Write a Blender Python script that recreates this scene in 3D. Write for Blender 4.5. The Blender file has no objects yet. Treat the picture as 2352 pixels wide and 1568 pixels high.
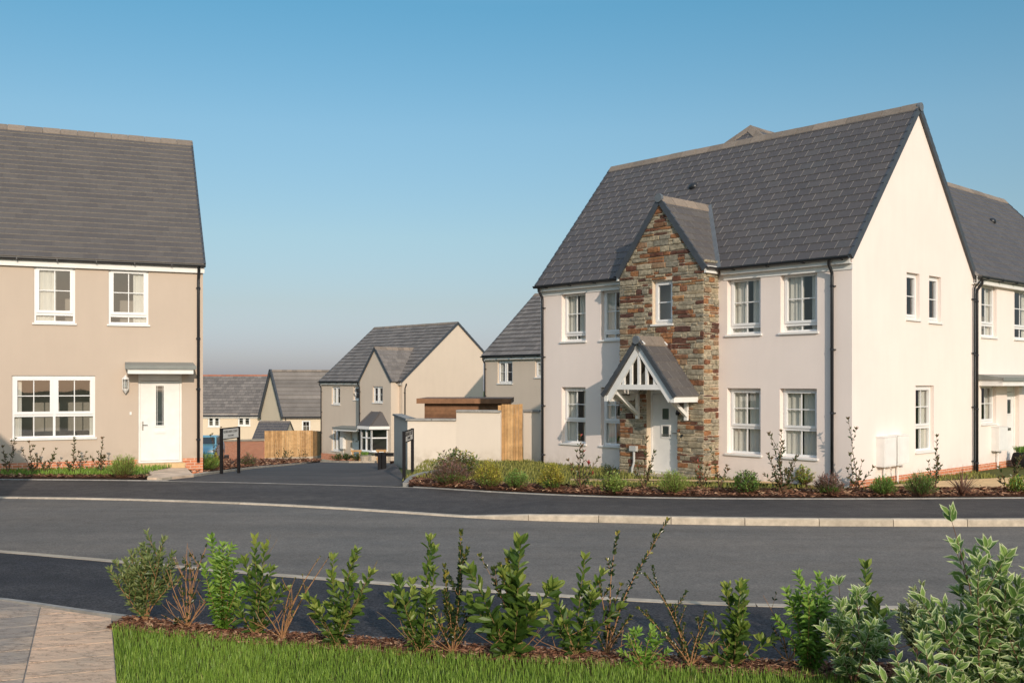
import bpy, math, random
import numpy as np
from mathutils import Vector, Matrix
random.seed(7)
R = random.random
U = random.uniform
PI = math.pi
col = bpy.context.scene.collection
# ------------------------------------------------------------------ camera model
F, CX, HY, CH = 2315.0, 1176.0, 875.0, 2.3

def sstep(a, b, x):
    t = min(1, max(0, (x-a)/(b-a)))
    return t*t*(3-2*t)

def T(x, y):
    """terrain height: level by the road, falling away down the side road"""
    if y < 24: return 0.0
    s = 0.0
    s = -(y-24)*.068 if y < 64 else -2.72-(min(y, 98)-64)*.095
    fl = sstep(-4.6, -2.8, x)*(1-sstep(38, 50, y))
    fr = (1-sstep(-9.2, -8.0, x+.42*max(0, y-27.1)))*(1-sstep(34, 40, y))
    return s*(1-max(fl, fr))

def hit(px, py, off=0.0):
    """ground point seen at a place of the survey picture"""
    k = (px-CX)/F
    y = 3.0
    while y < 400:
        z = CH-(py-HY)/F*y
        if z <= T(k*y, y)+off: break
        y += .05 if y < 40 else .2
    return Vector((k*y, y, T(k*y, y)+off))

# ------------------------------------------------------------------ materials
MATS = {}
def nodes(name):
    m = bpy.data.materials.new(name); m.use_nodes = True
    nt = m.node_tree; b = nt.nodes['Principled BSDF']
    MATS[name] = m
    return m, nt, b

def N(nt, t, **kw):
    n = nt.nodes.new(t)
    for k, v in kw.items():
        if k in n.inputs: n.inputs[k].default_value = v
        else: setattr(n, k, v)
    return n

def coords(nt, kind='Object'):
    return nt.nodes.new('ShaderNodeTexCoord').outputs[kind]

def ramp(nt, src, stops):
    r = nt.nodes.new('ShaderNodeValToRGB')
    e = r.color_ramp.elements
    while len(e) < len(stops): e.new(.5)
    for i, (p, c) in enumerate(stops):
        e[i].position = p; e[i].color = (*c, 1)
    nt.links.new(src, r.inputs[0])
    return r.outputs[0]

def noise(nt, vec, scale, detail=4, rough=.55, stretch=None):
    if stretch:
        mp = N(nt, 'ShaderNodeMapping'); mp.inputs['Scale'].default_value = stretch
        nt.links.new(vec, mp.inputs[0]); vec = mp.outputs[0]
    n = N(nt, 'ShaderNodeTexNoise', Scale=scale, Detail=detail, Roughness=rough)
    nt.links.new(vec, n.inputs['Vector'])
    return n.outputs[0]

def mixc(nt, fac, a, b, mode='MIX'):
    m = nt.nodes.new('ShaderNodeMix'); m.data_type = 'RGBA'; m.blend_type = mode
    for i, v in ((0, fac), (6, a), (7, b)):
        if isinstance(v, (int, float)): m.inputs[i].default_value = v
        elif isinstance(v, tuple): m.inputs[i].default_value = (*v, 1)
        else: nt.links.new(v, m.inputs[i])
    return m.outputs[2]

def bump(nt, b, h, strength=.3, dist=.01):
    bp = N(nt, 'ShaderNodeBump', Strength=strength, Distance=dist)
    nt.links.new(h, bp.inputs['Height']); nt.links.new(bp.outputs[0], b.inputs['Normal'])

def plain(name, c, rough=.6, var=.12, scale=3., spec=.4, metal=0, bmp=0, bscale=60, stretch=None):
    m, nt, b = nodes(name)
    v = coords(nt)
    n = noise(nt, v, scale, 5, .6, stretch)
    lo = tuple(x*(1-var) for x in c); hi = tuple(min(1, x*(1+var)) for x in c)
    nt.links.new(ramp(nt, n, [(.3, lo), (.7, hi)]), b.inputs['Base Color'])
    b.inputs['Roughness'].default_value = rough
    b.inputs['Specular IOR Level'].default_value = spec
    b.inputs['Metallic'].default_value = metal
    if bmp: bump(nt, b, noise(nt, v, bscale, 3), bmp, .004)
    return m

def render_wall(name, c, var=.03, streak=.025):
    """painted render: fine grain and faint weather streaks"""
    m, nt, b = nodes(name)
    v = coords(nt)
    n1 = noise(nt, v, .7, 5, .6)
    n2 = noise(nt, v, 2.2, 5, .65, (1.6, 1.6, .22))
    c1 = ramp(nt, n1, [(.3, tuple(x*(1-var) for x in c)), (.7, tuple(min(1, x*(1+var)) for x in c))])
    st = ramp(nt, n2, [(.35, (1-streak,)*3), (.65, (1, 1, 1))])
    c2 = mixc(nt, 1.0, c1, st, 'MULTIPLY')
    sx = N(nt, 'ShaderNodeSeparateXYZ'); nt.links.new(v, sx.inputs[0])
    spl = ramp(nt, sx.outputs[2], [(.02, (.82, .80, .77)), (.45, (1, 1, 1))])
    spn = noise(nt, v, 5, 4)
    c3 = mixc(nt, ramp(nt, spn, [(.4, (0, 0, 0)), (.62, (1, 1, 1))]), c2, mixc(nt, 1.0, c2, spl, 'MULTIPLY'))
    nt.links.new(c3, b.inputs['Base Color'])
    b.inputs['Roughness'].default_value = .85
    b.inputs['Specular IOR Level'].default_value = .2
    bump(nt, b, noise(nt, v, 90, 3), .25, .003)
    return m

def attr_mat(name, stops, rough=.6, spec=.3, grain=.12, gscale=40, bmp=.0, bscale=120, big=None, sheen=None):
    """colour from the per-piece random value, with grain"""
    m, nt, b = nodes(name)
    a = N(nt, 'ShaderNodeAttribute'); a.attribute_name = 'rnd'
    c = ramp(nt, a.outputs['Fac'], stops)
    v = coords(nt)
    g = ramp(nt, noise(nt, v, gscale, 4, .6), [(.3, (1-grain,)*3), (.7, (1+grain*.5,)*3)])
    c = mixc(nt, 1.0, c, g, 'MULTIPLY')
    if big:
        g2 = ramp(nt, noise(nt, v, big, 4, .6), [(.35, (.86, .86, .86)), (.65, (1.08, 1.08, 1.08))])
        c = mixc(nt, 1.0, c, g2, 'MULTIPLY')
    nt.links.new(c, b.inputs['Base Color'])
    b.inputs['Roughness'].default_value = rough
    b.inputs['Specular IOR Level'].default_value = spec
    if bmp: bump(nt, b, noise(nt, v, bscale, 4, .7), bmp, .006)
    return m

def brick_mat(name, c1, c2, mortar, scale=1.0):
    m, nt, b = nodes(name)
    v = coords(nt, 'Object')
    sx = N(nt, 'ShaderNodeSeparateXYZ'); nt.links.new(v, sx.inputs[0])
    cb = N(nt, 'ShaderNodeCombineXYZ')
    ad = N(nt, 'ShaderNodeMath', operation='ADD')
    nt.links.new(sx.outputs[0], ad.inputs[0]); nt.links.new(sx.outputs[1], ad.inputs[1])
    nt.links.new(ad.outputs[0], cb.inputs[0]); nt.links.new(sx.outputs[2], cb.inputs[1])
    br = N(nt, 'ShaderNodeTexBrick', Scale=scale)
    br.inputs['Color1'].default_value = (*c1, 1); br.inputs['Color2'].default_value = (*c2, 1)
    br.inputs['Mortar'].default_value = (*mortar, 1)
    br.inputs['Brick Width'].default_value = .225; br.inputs['Row Height'].default_value = .075
    br.inputs['Mortar Size'].default_value = .006
    nt.links.new(cb.outputs[0], br.inputs['Vector'])
    g = ramp(nt, noise(nt, v, 12, 4), [(.3, (.8, .8, .8)), (.7, (1.1, 1.1, 1.1))])
    nt.links.new(mixc(nt, 1.0, br.outputs['Color'], g, 'MULTIPLY'), b.inputs['Base Color'])
    b.inputs['Roughness'].default_value = .85
    bump(nt, b, br.outputs['Fac'], -.4, .006)
    return m

def tarmac(name, c, c2, patch=.18, speck=.5, rough=.85, spec=.3, bs=.35):
    m, nt, b = nodes(name)
    v = coords(nt)
    n1 = noise(nt, v, .35, 5, .6, (1, 2.2, 1))
    n2 = noise(nt, v, 45, 2, .7)
    n3 = noise(nt, v, 3.5, 6, .7)
    a = ramp(nt, n1, [(.3, c), (.7, c2)])
    n4 = noise(nt, v, 1.1, 3, .5, (.12, 1.3, 1))
    a = mixc(nt, 1.0, a, ramp(nt, n4, [(.38, (.90, .90, .90)), (.62, (1.07, 1.07, 1.07))]), 'MULTIPLY')
    a = mixc(nt, 1.0, a, ramp(nt, n3, [(.3, (1-patch,)*3), (.7, (1+patch*.6,)*3)]), 'MULTIPLY')
    a = mixc(nt, 1.0, a, ramp(nt, n2, [(.3, (1-speck,)*3), (.55, (1, 1, 1)), (.78, (1+speck,)*3)]), 'MULTIPLY')
    nt.links.new(a, b.inputs['Base Color'])
    b.inputs['Roughness'].default_value = rough
    b.inputs['Specular IOR Level'].default_value = spec
    bump(nt, b, noise(nt, v, 70, 3, .7), bs, .012)
    return m

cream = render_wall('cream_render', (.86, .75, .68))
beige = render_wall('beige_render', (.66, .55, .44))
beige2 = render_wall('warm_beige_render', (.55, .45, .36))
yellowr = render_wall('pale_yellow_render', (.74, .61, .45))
gardenr = render_wall('garden_wall_render', (.72, .63, .53))
white = plain('white_upvc', (.80, .79, .77), .35, .02, 2, .5)
whitepaint = plain('white_paint', (.80, .78, .74), .5, .05, 5, .4)
blackpl = plain('black_plastic', (.02, .021, .024), .35, .1, 5, .5)
darkpaint = plain('black_paint', (.014, .013, .014), .7, .2, 8, .15)
lead = plain('grey_lead', (.13, .145, .16), .5, .15, 9, .5)
slate = attr_mat('slate_tile', [(0, (.084, .077, .078)), (.5, (.094, .085, .085)), (.85, (.106, .095, .092)), (1, (.090, .086, .087))], .62, .35, .10, 14, .25, 60)
slate_warm = attr_mat('slate_tile_brown', [(0, (.096, .087, .084)), (.5, (.106, .096, .091)), (1, (.120, .108, .100))], .65, .35, .10, 14, .25, 60)
slate_edge = plain('slate_cut_edge_sunlit', (.30, .28, .265), .8, .2, 20)  # cut edges and joints, painted paler as if catching the sun
slate_pale = plain('pale_cut_edge_sunlit', (.46, .41, .35), .8, .2, 20)  # course edges lightened further; stands in for sunlight along each course
tile_light = attr_mat('grey_roof_tile', [(0, (.165, .148, .135)), (.5, (.20, .178, .162)), (1, (.24, .212, .19))], .7, .3, .14, 14, .25, 60, .8)
ridge_m = attr_mat('ridge_tile', [(0, (.20, .165, .135)), (.6, (.25, .205, .165)), (1, (.30, .24, .19))], .8, .2, .2, 18, .3)
ridge_red = attr_mat('red_ridge_tile', [(0, (.34, .13, .08)), (1, (.45, .19, .12))], .8, .2, .15, 18)
verge_m = plain('verge_trim', (.055, .062, .072), .45, .15, 6, .5)
mortar = plain('stone_mortar', (.64, .53, .40), .95, .12, 25, .1, bmp=.4, bscale=90)
stone_m = attr_mat('rubble_stone', [(0, (.33, .29, .21)), (.20, (.44, .37, .255)), (.40, (.27, .245, .19)), (.55, (.42, .34, .22)),
            (.62, (.24, .105, .055)), (.72, (.38, .18, .08)), (.80, (.18, .075, .045)), (.92, (.11, .055, .042)), (1, (.46, .26, .12))],
            .8, .25, .5, 16, .9, 55, 7)
brickm = brick_mat('red_brick', (.58, .185, .085), (.68, .25, .12), (.70, .58, .46))
road_m = tarmac('road_tarmac', (.158, .144, .128), (.205, .178, .150), .16, .40)
path_m = tarmac('path_tarmac', (.066, .058, .055), (.105, .090, .080), .32, .5)
navy_m = tarmac('new_path_tarmac', (.037, .037, .044), (.070, .066, .067), .3, .95, .85)
side_m = tarmac('side_road_tarmac', (.076, .068, .065), (.112, .096, .086), .2, .45)
kerb_m = attr_mat('kerb_concrete', [(0, (.46, .39, .30)), (1, (.58, .49, .38))], .85, .2, .2, 9, .3, 80, 3)
edge_m = attr_mat('edging_concrete', [(0, (.30, .29, .27)), (1, (.38, .36, .33))], .85, .2, .2, 9, .3, 80, 3)
soil_m = plain('bark_bed', (.085, .042, .026), .95, .5, 18, .1, bmp=1, bscale=40)
chip_m = attr_mat('bark_chips', [(0, (.055, .026, .018)), (.4, (.17, .075, .042)), (.75, (.32, .15, .085)), (1, (.55, .34, .20))], .9, .15, .2, 60)
turf_m = plain('turf_soil', (.09, .095, .03), .95, .3, 12, .1, bmp=.6)
blade_m = attr_mat('grass_blades', [(0, (.085, .155, .018)), (.5, (.165, .27, .035)), (.85, (.26, .37, .06)), (1, (.48, .50, .16))], .5, .35, .1, 5)
blade2_m = attr_mat('dry_grass_blades', [(0, (.12, .13, .025)), (.5, (.22, .22, .05)), (.85, (.32, .29, .08)), (1, (.42, .34, .14))], .6, .3, .1, 5)
field_m = plain('field', (.10, .12, .045), .95, .4, .3, .1)
flag_m = plain('flagstone', (.64, .49, .36), .85, .3, 2.5, .2, bmp=.5, bscale=12)
buff_m = plain('buff_path', (.64, .45, .24), .9, .12, 4, .15, bmp=.3)
wood_m = attr_mat('pine_boards', [(0, (.42, .235, .095)), (.5, (.54, .315, .135)), (1, (.64, .40, .185))], .7, .25, .3, 5, .3, 30, 2)
wood2_m = attr_mat('brown_boards', [(0, (.17, .08, .04)), (1, (.26, .13, .065))], .65, .3, .25, 6, .2, 30, 2)
twig_m = plain('twig_bark', (.32, .17, .08), .8, .3, 30, .2)
twigg_m = plain('green_stem', (.22, .15, .06), .7, .3, 30, .2)
twigd_m = plain('dark_twig', (.14, .075, .045), .8, .3, 30, .2)
curtain_m = plain('curtain_cloth', (.70, .66, .58), .9, .05, 3, .1)
inside_m = plain('room_wall', (.36, .33, .28), .9, .15, 1.2, .1)
copper = plain('grey_canopy', (.22, .23, .21), .5, .08, 5, .4)
chrome = plain('handle_metal', (.45, .45, .44), .25, .05, 5, .5, 1)

def glass_mat(name='window_glass', tint=(.86, .88, .88), ior=1.95):
    m = bpy.data.materials.new(name); m.use_nodes = True; nt = m.node_tree; nt.nodes.clear()
    out = N(nt, 'ShaderNodeOutputMaterial')
    tr = N(nt, 'ShaderNodeBsdfTransparent'); tr.inputs[0].default_value = (*tint, 1)
    gl = N(nt, 'ShaderNodeBsdfGlossy', Roughness=.015); gl.inputs[0].default_value = (1, 1, 1, 1)
    fr = N(nt, 'ShaderNodeFresnel', IOR=ior)
    gm_ = nt.nodes.new('ShaderNodeNewGeometry'); ma = N(nt, 'ShaderNodeMath', operation='MULTIPLY_ADD')
    nt.links.new(gm_.outputs['Backfacing'], ma.inputs[0]); ma.inputs[1].default_value = 1/ior-ior; ma.inputs[2].default_value = ior
    nt.links.new(ma.outputs[0], fr.inputs['IOR'])
    v = coords(nt)
    bp = N(nt, 'ShaderNodeBump', Strength=.12, Distance=.02)
    nt.links.new(noise(nt, v, 1.3, 1), bp.inputs['Height']); nt.links.new(bp.outputs[0], gl.inputs['Normal'])
    mx = N(nt, 'ShaderNodeMixShader')
    nt.links.new(fr.outputs[0], mx.inputs[0]); nt.links.new(tr.outputs[0], mx.inputs[1]); nt.links.new(gl.outputs[0], mx.inputs[2])
    nt.links.new(mx.outputs[0], out.inputs[0])
    return m
glass = glass_mat()
glass_dark = glass_mat('dark_glass', (.25, .28, .29), 1.9)

def leaf_mat(name, stops, rough=.42, trans=.35, spec=.45):
    m, nt, b = nodes(name)
    a = N(nt, 'ShaderNodeAttribute'); a.attribute_name = 'rnd'
    c = ramp(nt, a.outputs['Fac'], stops)
    nt.links.new(c, b.inputs['Base Color'])
    b.inputs['Roughness'].default_value = rough
    b.inputs['Specular IOR Level'].default_value = spec
    tl = N(nt, 'ShaderNodeBsdfTranslucent'); nt.links.new(c, tl.inputs[0])
    mx = N(nt, 'ShaderNodeMixShader'); mx.inputs[0].default_value = trans
    out = [n for n in nt.nodes if n.type == 'OUTPUT_MATERIAL'][0]
    nt.links.new(b.outputs[0], mx.inputs[1]); nt.links.new(tl.outputs[0], mx.inputs[2]); nt.links.new(mx.outputs[0], out.inputs[0])
    return m
lf_laurel = leaf_mat('laurel_leaf', [(0, (.030, .065, .010)), (.45, (.065, .125, .018)), (.82, (.14, .21, .035)), (1, (.34, .38, .08))])
lf_bright = leaf_mat('bright_leaf', [(0, (.06, .13, .015)), (.6, (.14, .27, .03)), (1, (.30, .44, .08))])
lf_dark = leaf_mat('dark_leaf', [(0, (.015, .032, .012)), (.7, (.03, .055, .018)), (.93, (.07, .09, .02)), (1, (.32, .27, .05))], .3, .15)
lf_photinia = leaf_mat('photinia_leaf', [(0, (.022, .04, .016)), (.6, (.045, .07, .02)), (.85, (.10, .11, .035)), (1, (.18, .09, .045))], .3, .2)
lf_vargreen = leaf_mat('variegated_leaf', [(0, (.065, .135, .028)), (.6, (.12, .215, .045)), (1, (.25, .36, .09))], .5, .3)
lf_cream = leaf_mat('cream_leaf_margin', [(0, (.38, .46, .20)), (1, (.60, .64, .36))], .5, .3)
lf_olive = leaf_mat('olive_leaf', [(0, (.06, .10, .03)), (.6, (.12, .17, .05)), (1, (.24, .28, .10))])
lf_gold = leaf_mat('golden_leaf', [(0, (.16, .18, .02)), (.5, (.36, .34, .045)), (1, (.62, .50, .08))])
lf_lime = leaf_mat('lime_leaf', [(0, (.12, .20, .03)), (.5, (.27, .38, .07)), (1, (.50, .56, .16))])
lf_green = leaf_mat('hebe_leaf', [(0, (.06, .14, .025)), (.5, (.16, .30, .05)), (1, (.34, .48, .12))])
lf_pink = leaf_mat('bronze_pink_leaf', [(0, (.09, .11, .06)), (.4, (.17, .15, .10)), (.7, (.28, .15, .12)), (1, (.36, .17, .15))])
lf_bronze = leaf_mat('bronze_blade', [(0, (.10, .045, .035)), (.6, (.20, .10, .07)), (1, (.34, .20, .13))], .5, .2)
lf_red = leaf_mat('red_leaf', [(0, (.30, .04, .04)), (1, (.50, .09, .08))], .4, .3)

# ------------------------------------------------------------------ mesh builder
class MB:
    def __init__(s, tf=None):
        s.v = []; s.f = []; s.m = []; s.r = []; s.tf = tf or Matrix()
        s.mat = 0; s.rnd = .5
    def face(s, pts, mat=None, rnd=None):
        i = len(s.v)
        s.v += [tuple(s.tf @ Vector(p)) for p in pts]
        s.f.append(tuple(range(i, i+len(pts)))); s.m.append(s.mat if mat is None else mat); s.r.append(s.rnd if rnd is None else rnd)
    def raw(s, verts, faces, mat=None, rnd=None):
        i = len(s.v)
        s.v += [tuple(s.tf @ Vector(p)) for p in verts]
        for f in faces:
            s.f.append(tuple(i+k for k in f)); s.m.append(s.mat if mat is None else mat); s.r.append(s.rnd if rnd is None else rnd)
    def box(s, x0, x1, y0, y1, z0, z1, mat=None, rnd=None):
        v = [(x0,y0,z0),(x1,y0,z0),(x1,y1,z0),(x0,y1,z0),(x0,y0,z1),(x1,y0,z1),(x1,y1,z1),(x0,y1,z1)]
        s.raw(v, [(0,3,2,1),(4,5,6,7),(0,1,5,4),(1,2,6,5),(2,3,7,6),(3,0,4,7)], mat, rnd)
    def bar(s, a, b, w, h, up=(0, 0, 1), mat=None, rnd=None):
        a = Vector(a); b = Vector(b); d = (b-a).normalized(); up = Vector(up)
        sd = d.cross(up).normalized()*w/2; u2 = sd.cross(d).normalized()*h/2
        v = [a-sd-u2, a+sd-u2, a+sd+u2, a-sd+u2, b-sd-u2, b+sd-u2, b+sd+u2, b-sd+u2]
        s.raw([tuple(p) for p in v], [(0,3,2,1),(4,5,6,7),(0,1,5,4),(1,2,6,5),(2,3,7,6),(3,0,4,7)], mat, rnd)
    def tube(s, path, r, n=8, mat=None, rnd=None, cap=True):
        path = [Vector(p) for p in path]
        rr = r if isinstance(r, (list, tuple)) else [r]*len(path)
        vs = []; fs = []
        up = Vector((.13, .21, .97))
        for i, p in enumerate(path):
            d = (path[min(i+1, len(path)-1)]-path[max(i-1, 0)])
            d = d.normalized() if d.length > 1e-9 else Vector((0, 0, 1))
            a = d.cross(up)
            if a.length < .05: a = d.cross(Vector((1, 0, 0)))
            a.normalize(); b = d.cross(a)
            for k in range(n):
                t = 2*PI*k/n
                vs.append(tuple(p+(a*math.cos(t)+b*math.sin(t))*rr[i]))
        for i in range(len(path)-1):
            for k in range(n):
                fs.append((i*n+k, i*n+(k+1) % n, (i+1)*n+(k+1) % n, (i+1)*n+k))
        if cap: fs += [tuple(range(n)), tuple(range((len(path)-1)*n, len(path)*n))]
        s.raw(vs, fs, mat, rnd)
    def build(s, name, mats, parent=None, smooth=False):
        me = bpy.data.meshes.new(name)
        me.from_pydata(s.v, [], s.f)
        if not isinstance(mats, (list, tuple)): mats = [mats]
        for m in mats: me.materials.append(m)
        me.polygons.foreach_set('material_index', s.m)
        a = me.attributes.new('rnd', 'FLOAT', 'FACE'); a.data.foreach_set('value', s.r)
        if smooth: me.polygons.foreach_set('use_smooth', [True]*len(s.f))
        me.update()
        o = bpy.data.objects.new(name, me); col.objects.link(o)
        if parent: o.parent = parent
        return o

def tag(o, label=None, cat=None, group=None, kind=None):
    if label: o['label'] = label
    if cat: o['category'] = cat
    if group: o['group'] = group
    if kind: o['kind'] = kind
    return o
def thing(name, label, cat, loc=(0, 0, 0), rz=0, group=None):
    o = bpy.data.objects.new(name, None); o.empty_display_size = .3
    o.location = loc; o.rotation_euler = (0, 0, rz); col.objects.link(o)
    return tag(o, label, cat, group)

def clip(poly, planes):
    """convex clip of a 2-D polygon by half planes (nx, ny, c): nx*x+ny*y <= c"""
    for nx, ny, c in planes:
        out = []
        for i in range(len(poly)):
            p, q = poly[i], poly[(i+1) % len(poly)]
            dp = nx*p[0]+ny*p[1]-c; dq = nx*q[0]+ny*q[1]-c
            if dp <= 0: out.append(p)
            if (dp < 0 < dq) or (dq < 0 < dp):
                t = dp/(dp-dq); out.append((p[0]+t*(q[0]-p[0]), p[1]+t*(q[1]-p[1])))
        poly = out
        if len(poly) < 3: return []
    return poly

# ------------------------------------------------------------------ building kit
class Face:
    """a vertical wall plane of a house; x runs along it (left to right seen from outside), y into the house"""
    def __init__(s, house, local):
        s.house = house; s.local = local
        s.world = Matrix.Translation(house.location) @ Matrix.Rotation(house.rotation_euler.z, 4, 'Z') @ local
        s.inv = s.world.inverted()
    def at(s, px, py, y=0):
        o = s.inv @ Vector((0, 0, CH))
        d = s.inv.to_3x3() @ Vector(((px-CX)/F, 1, (HY-py)/F))
        t = (y-o.y)/d.y
        p = o+d*t
        return p.x, p.z
    def rect(s, x0, x1, yt, yb, y=0):
        a = s.at(x0, yt, y); b = s.at(x1, yt, y); c = s.at(x0, yb, y)
        return a[0], b[0], c[1], a[1]

def frm(x, y, z=0, rz=0):
    return Matrix.Translation((x, y, z)) @ Matrix.Rotation(rz, 4, 'Z')

def wall(fc, x0, x1, z0, z1, ops, reveal=.11, b=None, mat=0):
    b = b or MB(); b.tf = fc.local; b.mat = mat
    xs = sorted({x0, x1, *[max(x0, o[0]) for o in ops], *[min(x1, o[1]) for o in ops]})
    zs = sorted({z0, z1, *[o[2] for o in ops], *[o[3] for o in ops]})
    for i in range(len(xs)-1):
        for j in range(len(zs)-1):
            mx, mz = (xs[i]+xs[i+1])/2, (zs[j]+zs[j+1])/2
            if any(o[0] < mx < o[1] and o[2] < mz < o[3] for o in ops): continue
            b.face([(xs[i], 0, zs[j]), (xs[i+1], 0, zs[j]), (xs[i+1], 0, zs[j+1]), (xs[i], 0, zs[j+1])])
    for a, c, d, e in [o[:4] for o in ops]:
        r = reveal+.06
        b.face([(a, 0, d), (a, r, d), (a, r, e), (a, 0, e)]); b.face([(c, 0, d), (c, 0, e), (c, r, e), (c, r, d)])
        b.face([(a, 0, e), (a, r, e), (c, r, e), (c, 0, e)]); b.face([(a, 0, d), (c, 0, d), (c, r, d), (a, r, d)])
    return b

def window(fc, x0, x1, z0, z1, cols=1, transom=.2, bars=True, reveal=.09, curtain=(.3, .3), sill=True, cm=None, sw=.055, fixed_bottom=True):
    """one window: frame with sashes and glazing bars, panes, sill, curtains"""
    b = MB(fc.local); y0 = reveal; fw = .05
    b.box(x0, x1, y0, y0+.07, z0, z0+fw); b.box(x0, x1, y0, y0+.07, z1-fw, z1)
    b.box(x0, x0+fw, y0, y0+.07, z0+fw, z1-fw); b.box(x1-fw, x1, y0, y0+.07, z0+fw, z1-fw)
    zt = z0+(z1-z0)*transom if transom else z0+fw*.5
    if transom: b.box(x0+fw, x1-fw, y0+.002, y0+.07, zt-.03, zt+.03)
    p = MB(fc.local)
    wc = (x1-x0)/cols
    for i in range(cols):
        a, c = x0+wc*i, x0+wc*(i+1)
        if i: b.box(a-.03, a+.03, y0-.002, y0+.072, z0+fw, z1-fw)
        la, lc = (a+fw if i == 0 else a+.03), (c-fw if i == cols-1 else c-.03)
        zb = zt+.03 if transom else z0+fw
        # opening sash, proud of the frame
        b.box(la, lc, y0-.022, y0+.05, zb, zb+sw); b.box(la, lc, y0-.022, y0+.05, z1-fw-sw, z1-fw+.004)
        b.box(la, la+sw, y0-.022, y0+.05, zb+sw, z1-fw-sw); b.box(lc-sw, lc, y0-.022, y0+.05, zb+sw, z1-fw-sw)
        p.face([(la+sw, y0+.02, zb+sw), (lc-sw, y0+.02, zb+sw), (lc-sw, y0+.02, z1-fw-sw), (la+sw, y0+.02, z1-fw-sw)])
        mx, mz = (la+lc)/2, (zb+sw+z1-fw-sw)/2
        if bars:
            if bars != 'h': b.box(mx-.011, mx+.011, y0+.008, y0+.03, zb+sw, z1-fw-sw)
            b.box(la+sw, lc-sw, y0+.006, y0+.032, mz-.011, mz+.011)
        if transom and zt-z0 > .12:
            p.face([(la, y0+.03, z0+fw), (lc, y0+.03, z0+fw), (lc, y0+.03, zt-.03), (la, y0+.03, zt-.03)])
            if bars: b.box(mx-.012, mx+.012, y0+.018, y0+.04, z0+fw, zt-.03)
    w = b.build('window', white, fc.house)
    p.build('pane', glass, w)
    if sill:
        s = MB(fc.local)
        s.raw([(x0-.04, -.045, z0-.05), (x1+.04, -.045, z0-.05), (x1+.04, y0+.002, z0-.05), (x0-.04, y0+.002, z0-.05),
               (x0-.04, -.045, z0-.012), (x1+.04, -.045, z0-.012), (x1+.04, y0+.002, z0+.006), (x0-.04, y0+.002, z0+.006)],
              [(0, 3, 2, 1), (4, 5, 6, 7), (0, 1, 5, 4), (1, 2, 6, 5), (2, 3, 7, 6), (3, 0, 4, 7)])
        s.build('sill', whitepaint, w)
    for side, fr in enumerate(curtain):
        if not fr: continue
        c = MB(fc.local)
        wd = (x1-x0)*fr; n = max(8, int(wd/.03))
        xa = x0-.02 if side == 0 else x1+.02-wd
        ph = R()*6
        pts = []
        for k in range(n+1):
            xx = xa+wd*k/n
            pts.append((xx, reveal+.09+.013*math.sin(k*1.45+ph)+.004*math.sin(k*.5)))
        for k in range(n):
            c.face([(pts[k][0], pts[k][1], z0-.02), (pts[k+1][0], pts[k+1][1], z0-.02), (pts[k+1][0], pts[k+1][1], z1+.02), (pts[k][0], pts[k][1], z1+.02)])
        c.build('curtain', cm or curtain_m, w)
    return w

def interior(house, x0, x1, y0, y1, zf, zt, d=1.3):
    b = MB()
    b.box(x0+d, x1-d, y0+d, y1-d, .05, zt)
    for z in [.02]+list(zf):
        b.box(x0+.2, x1-.2, y0+.2, y0+d+.01, z, z+.2); b.box(x0+.2, x1-.2, y1-d-.01, y1-.2, z, z+.2)
        b.box(x0+.2, x0+d+.01, y0+d, y1-d, z, z+.2); b.box(x1-d-.01, x1-.2, y0+d, y1-d, z, z+.2)
    b.build('interior', inside_m, house)

def tiles(b, O, u, v, n, poly, gauge=.25, tw=.33, th=.016, off=0.0, solid=.05, stag=.5, edge=1, joint=True, jw=.006):
    """slates laid in courses over a convex (u, v) polygon, each a tilted slab"""
    O = Vector(O); u = Vector(u); v = Vector(v); n = Vector(n)
    pl = []
    m = len(poly)
    ar = sum(poly[i][0]*poly[(i+1) % m][1]-poly[(i+1) % m][0]*poly[i][1] for i in range(m))
    if ar < 0: poly = poly[::-1]
    for i in range(m):
        p, q = poly[i], poly[(i+1) % m]
        nx, ny = q[1]-p[1], -(q[0]-p[0])
        pl.append((nx, ny, nx*p[0]+ny*p[1]))
    u0, u1 = min(p[0] for p in poly), max(p[0] for p in poly)
    v0, v1 = min(p[1] for p in poly), max(p[1] for p in poly)
    P = lambda a, c, h: O+u*a+v*c+n*h
    b.raw([P(p[0], p[1], h) for h in (-solid, 0) for p in poly],
          [tuple(range(m)), tuple(range(m, 2*m))]+[(i, (i+1) % m, m+(i+1) % m, m+i) for i in range(m)], edge if joint else 0, .4)
    r = 0; vv = v0
    while vv < v1-.02:
        t = u0-tw*(1+((r*stag) % 1))-off
        while t < u1:
            q = [(t+jw, vv), (t+tw-jw, vv), (t+tw-jw, vv+gauge-.003), (t+jw, vv+gauge-.003)]
            q = clip(q, pl)
            if len(q) >= 3:
                rv = R(); du = U(-.0015, .0015)
                hh = [th*(1-(c[1]-vv)/gauge)+.003+du for c in q]
                k = len(q)
                vs = [P(c[0], c[1], h) for c, h in zip(q, hh)]+[P(c[0], c[1], 0) for c in q]
                b.raw(vs, [tuple(range(k))], 0, rv)
                b.raw(vs, [(i, i+k, (i+1) % k+k, (i+1) % k) for i in range(k)], edge, rv)
            t += tw
        vv += gauge; r += 1

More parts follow.
